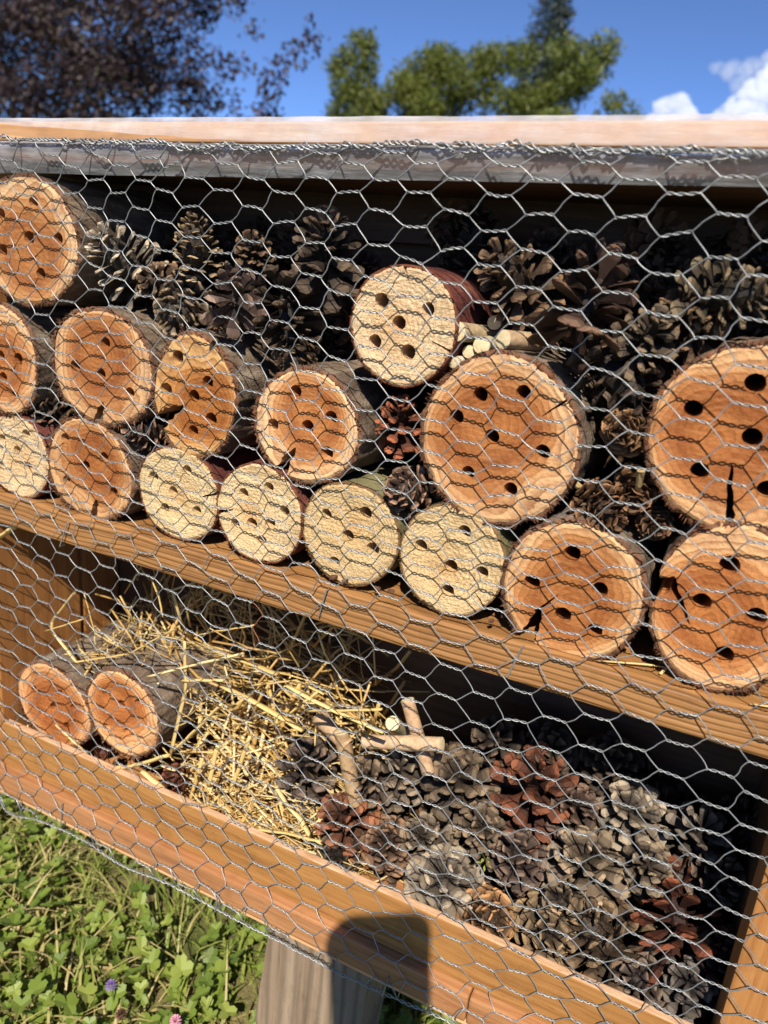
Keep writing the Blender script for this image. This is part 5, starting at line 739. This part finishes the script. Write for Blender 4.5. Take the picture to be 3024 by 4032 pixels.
# ------------------------------------------------------------------ twigs, cane, chips, sprig
for a, b, r, col, lab in STICKS:
    a = Vector(a); b = Vector(b); ax = (b - a).normalized(); t = empty('cane_piece' if 'cane' in lab else 'twig_piece', a); tag(t, lab, 'twig' if 'cane' not in lab else 'cane', 'cut twigs and cane')
    L = (b - a).length; L = max(L, .035) if 'chip' not in lab else .008
    n = 9; rr = [r * (1 + .04 * mn.noise((k * 1.3, a.x * 50, 0))) for k in range(n)]
    if 'joint' in lab: rr[5] *= 1.14
    m = MB(); m.tube([ax * L * k / (n - 1) for k in range(n)], rr, 14, False); o_ = m.build('stem', MAT['twig'], t, smooth=True); o_.color = (*col, 1)
    hol = 'open end' in lab
    for sgn, c0 in ((-1, Vector((0, 0, 0))), (1, ax * L)):
        m = MB()
        q = ax.to_track_quat('Z', 'Y'); ring = [(c0 + q @ Vector((math.cos(k * .4488) * r, math.sin(k * .4488) * r, 0))) for k in range(14)]; mid = c0 + ax * sgn * .0004
        inn = [(c0 + ax * (-sgn) * (.006 if hol else -.0003) + q @ Vector((math.cos(k * .4488) * r * .5, math.sin(k * .4488) * r * .5, 0))) for k in range(14)]
        m.add(ring + inn + [mid if not hol else c0 - ax * sgn * .007], [(k, (k + 1) % 14, 14 + (k + 1) % 14, 14 + k) for k in range(14)] + [(14 + k, 14 + (k + 1) % 14, 28) for k in range(14)])
        m.build('cut_end', MAT['twigend'], t)
CHL = ['dark bark chip on the shelf under the yellowish pale log', 'bark chip on the shelf between the yellowish and the rightmost pale log', 'larger bark chip beside the foot of the rightmost pale log', 'bark flake on the shelf right of the rightmost pale log', 'tiny dark crumb in front of the splintered orange log', 'dark bark flake in the gap between the two right-hand orange logs', 'tiny bark crumb left of the chip under the yellowish pale log', 'bark crumb behind the others at the yellowish pale log']
for k, (c, s) in enumerate(CHIPS):
    m = MB(); n = 8; ph = rng.uniform(0, 6); top_ = [(s * (.6 + .5 * mn.noise((q * .9, k, 1))) * math.cos(q * .785), s * .55 * (.7 + .5 * mn.noise((q, k, 4))) * math.sin(q * .785), s * .22 * (.6 + mn.noise((q, k, 9)))) for q in range(n)]
    m.add(top_ + [(x * .9, y * .9, -.0012) for x, y, z in top_] + [(0, 0, s * .2)], [(q, (q + 1) % n, 2 * n) for q in range(n)] + [(q, q + n, (q + 1) % n + n, (q + 1) % n) for q in range(n)])
    o_ = m.build('bark_chip', MAT['chip'], None, loc=c); o_.rotation_euler = (0, 0, ph); tag(o_, CHL[k], 'bark chip', 'bark chips on the shelf')
V = []; F = []
for q in range(11):
    a = q * 2.4; c = np.array(SPRIG) + np.array((math.cos(a) * .002, -.002 + rng.uniform(-.002, .002), -.004 + q * .0009)); l = .0028
    V.append(c + np.array([(0, 0, 0), (math.cos(a) * l + .001, -.001, math.sin(a) * l), (math.cos(a) * l * 1.7, -.0015, math.sin(a) * l * 1.7), (math.cos(a) * l - .001, -.001, math.sin(a) * l + .001)])); F.append((q * 4, q * 4 + 1, q * 4 + 2, q * 4 + 3))
tag(leaves('green_sprig', MAT['clover'], np.concatenate(V), F, [1.] * len(F)), 'tiny bright green sprig among the lower cones', 'sprig')
# ------------------------------------------------------------------ wildflowers in the lawn
for k, c in enumerate(FLOWERS):
    lab = ('small violet wildflower in the lawn', 'dark purple seed head in the lawn below the violet wildflower', 'pink clover blossom at the bottom edge beside the post')[k]
    t = empty('wildflower', (c[0], c[1], 0)); tag(t, lab, 'flower')
    m = MB(); m.tube([(0, 0, 0), (.003, 0, .03), (.001, 0, c[2])], .0009, 5); m.build('stem', MAT['grass'], t)
    m = MB()
    for q in range(46):
        a = q * 2.4; u = q / 46; ph = u * 1.9; d = Vector((math.cos(a) * math.sin(ph), math.sin(a) * math.sin(ph), math.cos(ph))); o0 = Vector((0, 0, c[2])) + d * .002; s = Vector((-math.sin(a), math.cos(a), 0)) * .0011
        s = s * .7; m.add([o0 - s, o0 + s, o0 + d * .0034 + s * .6, o0 + d * .0034 - s * .6], [(0, 1, 2, 3)])
    m.build('blossom', MAT[('petal', 'chip', 'pink')[k]], t)
# ------------------------------------------------------------------ trees behind
def leaf_cloud(name, mat, clumps, n, size, parent, up=0., aspect=.5, loc=(0, 0, 0), seed=0, spread=.5, thin=False):
    """small bent leaf faces gathered in clumps; clumps = (x, y, z, rx, ry, rz)"""
    r = np.random.default_rng(seed); C_ = np.array(clumps, float); wgt = C_[:, 3] * C_[:, 5]; wgt /= wgt.sum(); ci = r.choice(len(C_), n, p=wgt)
    d = r.normal(0, 1, (n, 3)); d /= np.linalg.norm(d, axis=1)[:, None]; rad_ = r.random(n) ** .42; p = C_[ci, :3] + d * rad_[:, None] * C_[ci, 3:]
    p += r.normal(0, size * .4, (n, 3))
    a = r.normal(0, 1, (n, 3)) + d * .7; a[:, 2] += up; a /= np.linalg.norm(a, axis=1)[:, None]; b = np.cross(a, r.normal(0, 1, (n, 3))); b /= np.linalg.norm(b, axis=1)[:, None]
    s = size * r.uniform(.6, 1.3, n)[:, None]; w = s * aspect; nn = np.cross(a, b)
    V = np.stack([p - a * s * .5, p + b * w * .5 + nn * s * .08, p + a * s * .5, p - b * w * .5 + nn * s * .08], 1)
    F = np.arange(n * 4).reshape(n, 4); sh = np.clip(r.beta(2, 2, n) * .75 + .25 * r.random(len(C_))[ci], 0, 1)
    return leaves(name, mat, V.reshape(-1, 3), F, sh, parent)
def limbs(name, segs, parent):
    m = MB()
    for pts, r0, r1 in segs: 
        p = catmull(pts, 5); m.tube(p, np.linspace(r0, r1, len(p)), 7)
    return m.build(name, MAT['trunk'], parent, smooth=True)
# purple leaved tree, left
t = empty('purple_leaved_tree', (-7.0, 6.3, 0)); tag(t, 'dark purple leaved tree behind the hotel on the left', 'tree')
r = np.random.default_rng(4); cl = []
for k in range(420):
    x = r.uniform(-2.6, 1.9); z = r.uniform(1.2, 5.0)
    if x > 1.62 + .22 * math.sin(z * 5.3 + 1): continue
    s = r.uniform(.16, .32); cl.append((x, r.uniform(-.8, .8), z, s * 1.15, s, s * .9))
cl += [(2.22 + .11 * q, r.uniform(-.15, .15), 1.86 + .14 * q, .15, .15, .12) for q in range(6)] + [(2.0, 0, 1.7, .2, .2, .2), (2.25, 0, 1.62, .22, .2, .14), (2.45, 0, 1.85, .16, .2, .12), (2.05, 0, 2.35, .16, .15, .1), (2.2, 0, 2.62, .14, .12, .08), (1.95, 0, 2.9, .2, .2, .14), (2.15, 0, 3.05, .14, .1, .08), (2.82, 0, 2.62, .05, .05, .12)]
leaf_cloud('crown', MAT['purpleleaf'], cl, 90000, .056, t, seed=5, aspect=.6)
limbs('trunk', [([(-1.3, .3, -.05), (-1.25, .3, .8), (-1.2, .3, 1.5), (-1.0, .3, 2.4)], .09, .03)] + [([(-1.2, .3, .9 + .1 * q), (-.9 + .3 * a, .2, 1.4 + .12 * q), (-.6 + a * .6, .1, 1.7 + .2 * q)], .028, .006) for q, a in enumerate((1.6, -1.6, 2.0, -2.2, .9, -1.1, .5))] + [([(0, 0, 1.3), (1.2, 0, 1.5), (2.2, 0, 1.85), (2.82, 0, 2.6)], .016, .003)], t)
# green leaves of a neighbour showing through at the far left
t = empty('green_shrub', (-8.9, 7.6, 0)); tag(t, 'green shrub showing between the purple branches at the left edge', 'shrub')
r = np.random.default_rng(9); leaf_cloud('crown', MAT['greenleaf'], [(r.uniform(-1.2, 1.2), r.uniform(-.5, .5), r.uniform(.4, 2.9), .35, .35, .3) for k in range(34)], 5200, .07, t, seed=6); limbs('trunk', [([(0, 0, -.05), (.05, 0, .8), (0, 0, 1.9)], .06, .02)], t)
# conifers in the middle
def px_at(x, z, Y): return x, z
def conifer(name, base, clumps, n, size, mat, label, seed, up=.9, cat='tree', trunk_h=3.5):
    t = empty(name, base); tag(t, label, cat); leaf_cloud('crown', mat, clumps, n, size, t, up=up, seed=seed, aspect=.34)
    limbs('trunk', [([(0, 0, -.05), (.03, 0, trunk_h * .5), (0, 0, trunk_h)], .16, .03)] + [([(0, 0, trunk_h * (.3 + .09 * q)), (.6 * math.cos(q * 2.4), .6 * math.sin(q * 2.4), trunk_h * (.42 + .09 * q)), (1.0 * math.cos(q * 2.4), 1.0 * math.sin(q * 2.4), trunk_h * (.5 + .09 * q))], .06, .015) for q in range(6)], t)
    return t
r = np.random.default_rng(12)
conifer('yew_tree', (-8.35, 15, 0), [(-.55, 0, 4.40, .22, .3, .22), (-.35, 0, 4.62, .2, .3, .2), (-.1, 0, 4.88, .2, .3, .2), (.14, 0, 4.82, .18, .3, .26), (.1, 0, 4.45, .3, .4, .3), (-.3, 0, 4.05, .35, .4, .35), (.15, 0, 3.9, .35, .4, .4), (.45, 0, 3.72, .3, .4, .3), (-.3, 0, 3.5, .4, .4, .4), (.3, 0, 3.3, .5, .5, .5), (-.1, 0, 2.6, .7, .6, .8), (0, 0, 1.6, .8, .7, .9)] , 15000, .115, MAT['greenleaf'], 'narrow green yew tree rising behind the middle of the roof', 21)
cl = []
for k in range(85):
    x = r.uniform(-1.9, 2.1); topz = 4.85 + .22 * math.sin(x * 3.1 + .5) + (.25 if x > 1.0 else 0) - .55 * max(0, -x - 1.2) * 1.6
    cl.append((x, r.uniform(-.7, .7), r.uniform(1.6, topz - .1), .34, .4, .32))
cl += [(-1.55, 0, 4.15, .2, .3, .2), (-.9, 0, 4.5, .24, .3, .2), (-.2, 0, 4.55, .24, .3, .22), (.5, 0, 4.62, .2, .3, .2), (1.75, 0, 4.7, .2, .3, .25), (1.9, 0, 4.35, .2, .3, .3), (2.5, 0, 3.85, .28, .3, .22), (2.85, 0, 3.6, .22, .3, .25), (2.35, 0, 3.4, .3, .3, .3), (2.6, 0, 2.9, .4, .4, .5)]
conifer('yew_tree', (-5.75, 15.4, 0), cl, 42000, .115, MAT['greenleaf'], 'broad green yew tree with an uneven top right of the narrow one', 22)
cl = [(r.normal(0, .10), 0, 9.6 - .26 * q, .14 + .055 * q, .2 + .05 * q, .24) for q in range(18)] + [((.28 + .055 * q) * s_, 0, 9.0 - .30 * q + r.normal(0, .08), .20 + .012 * q, .2, .12) for q in range(13) for s_ in (-1, 1)]
conifer('blue_spruce', (-7.62, 25.5, 0), cl + [(0, 0, 4.2, 1.0, 1.0, 1.4), (0, 0, 2.2, 1.4, 1.4, 1.6)], 20000, .16, MAT['blueleaf'], 'blue grey spruce top standing behind the broad yew tree', 23, up=-.2, trunk_h=8.2)
# ------------------------------------------------------------------ clouds
def cloud(c, blobs, dens, label, seed):
    r = np.random.default_rng(seed); bm = bmesh.new()
    for x, z, s in blobs:
        b2 = bmesh.ops.create_icosphere(bm, subdivisions=4, radius=1)
        for v in b2['verts']:
            p = v.co.copy(); k = 1 + .30 * mn.fractal(p * 1.6 + Vector((x, z, seed)), .8, 2.1, 5)
            v.co = Vector((x + p.x * s * k, r.uniform(-.0, .0) + p.y * s * k, z + p.z * s * k * .8))
    me = bpy.data.meshes.new('cloud'); bm.to_mesh(me); bm.free(); me.polygons.foreach_set('use_smooth', [True] * len(me.polygons))
    o_ = bpy.data.objects.new('cloud', me); link(o_); o_.location = c; md = NT('cloud_vapour'); md.t.nodes.remove(md.b)
    v = md.n('VolumeScatter', {'Color': (1, 1, 1, 1), 'Density': dens, 'Anisotropy': .0}); md.t.links.new(v.outputs[0], md.out.inputs['Volume']); me.materials.append(md.m)
    return tag(o_, label, 'cloud')
cloud((-56.5, 400, 74), [(-7, -2, 5.5), (-2.5, 4.5, 6.2), (2.5, 6.5, 5.6), (6, 1, 6.5), (-13, -6, 6), (0, -6, 10)], .16, 'small bright white cumulus cloud just above the roof on the right', 3)
cloud((-30, 430, 80), [(-7, -2, 7), (-1, 4, 8), (6, 10, 9), (3, 0, 11), (16, 14, 12), (-10, -8, 6), (10, -6, 13)], .14, 'larger white cloud cut off by the right edge', 4)
cloud((-34, 470, 108), [(-14, 3, 4.0), (-7, 1.5, 6), (2, 1, 7.5), (11, 3, 8.5), (-1, -5, 6), (8, -5, 8)], .05, 'thin grey veil of cloud above the white clouds', 5)
# ------------------------------------------------------------------ the phone that takes the picture, held up behind the lens
ph = empty('phone', CAM); tag(ph, 'black phone held up in front of the hotel, casting its shadow on the front board', 'phone')
w0, w1, h0, h1, cr = -.060, .020, -.140, .023, .012; n = 8; ring = []
for (cx, cy, a0) in ((w1 - cr, h1 - cr, 0), (w0 + .028, h1 - .028, 90), (w0 + cr, h0 + cr, 180), (w1 - cr, h0 + cr, 270)):
    c_r = cr if a0 != 90 else .028
    for k in range(n + 1): a = math.radians(a0 + 90 * k / n); ring.append((cx + c_r * math.cos(a), cy + c_r * math.sin(a)))
m = MB(); N = len(ring); m.add([(x, y, .004) for x, y in ring] + [(x, y, .012) for x, y in ring], [tuple(range(N))[::-1], tuple(range(N, 2 * N))] + [(q, (q + 1) % N, (q + 1) % N + N, q + N) for q in range(N)])
o_ = m.build('case', MAT['black'], ph); ph.rotation_mode = 'QUATERNION'; ph.rotation_quaternion = RM.to_quaternion()
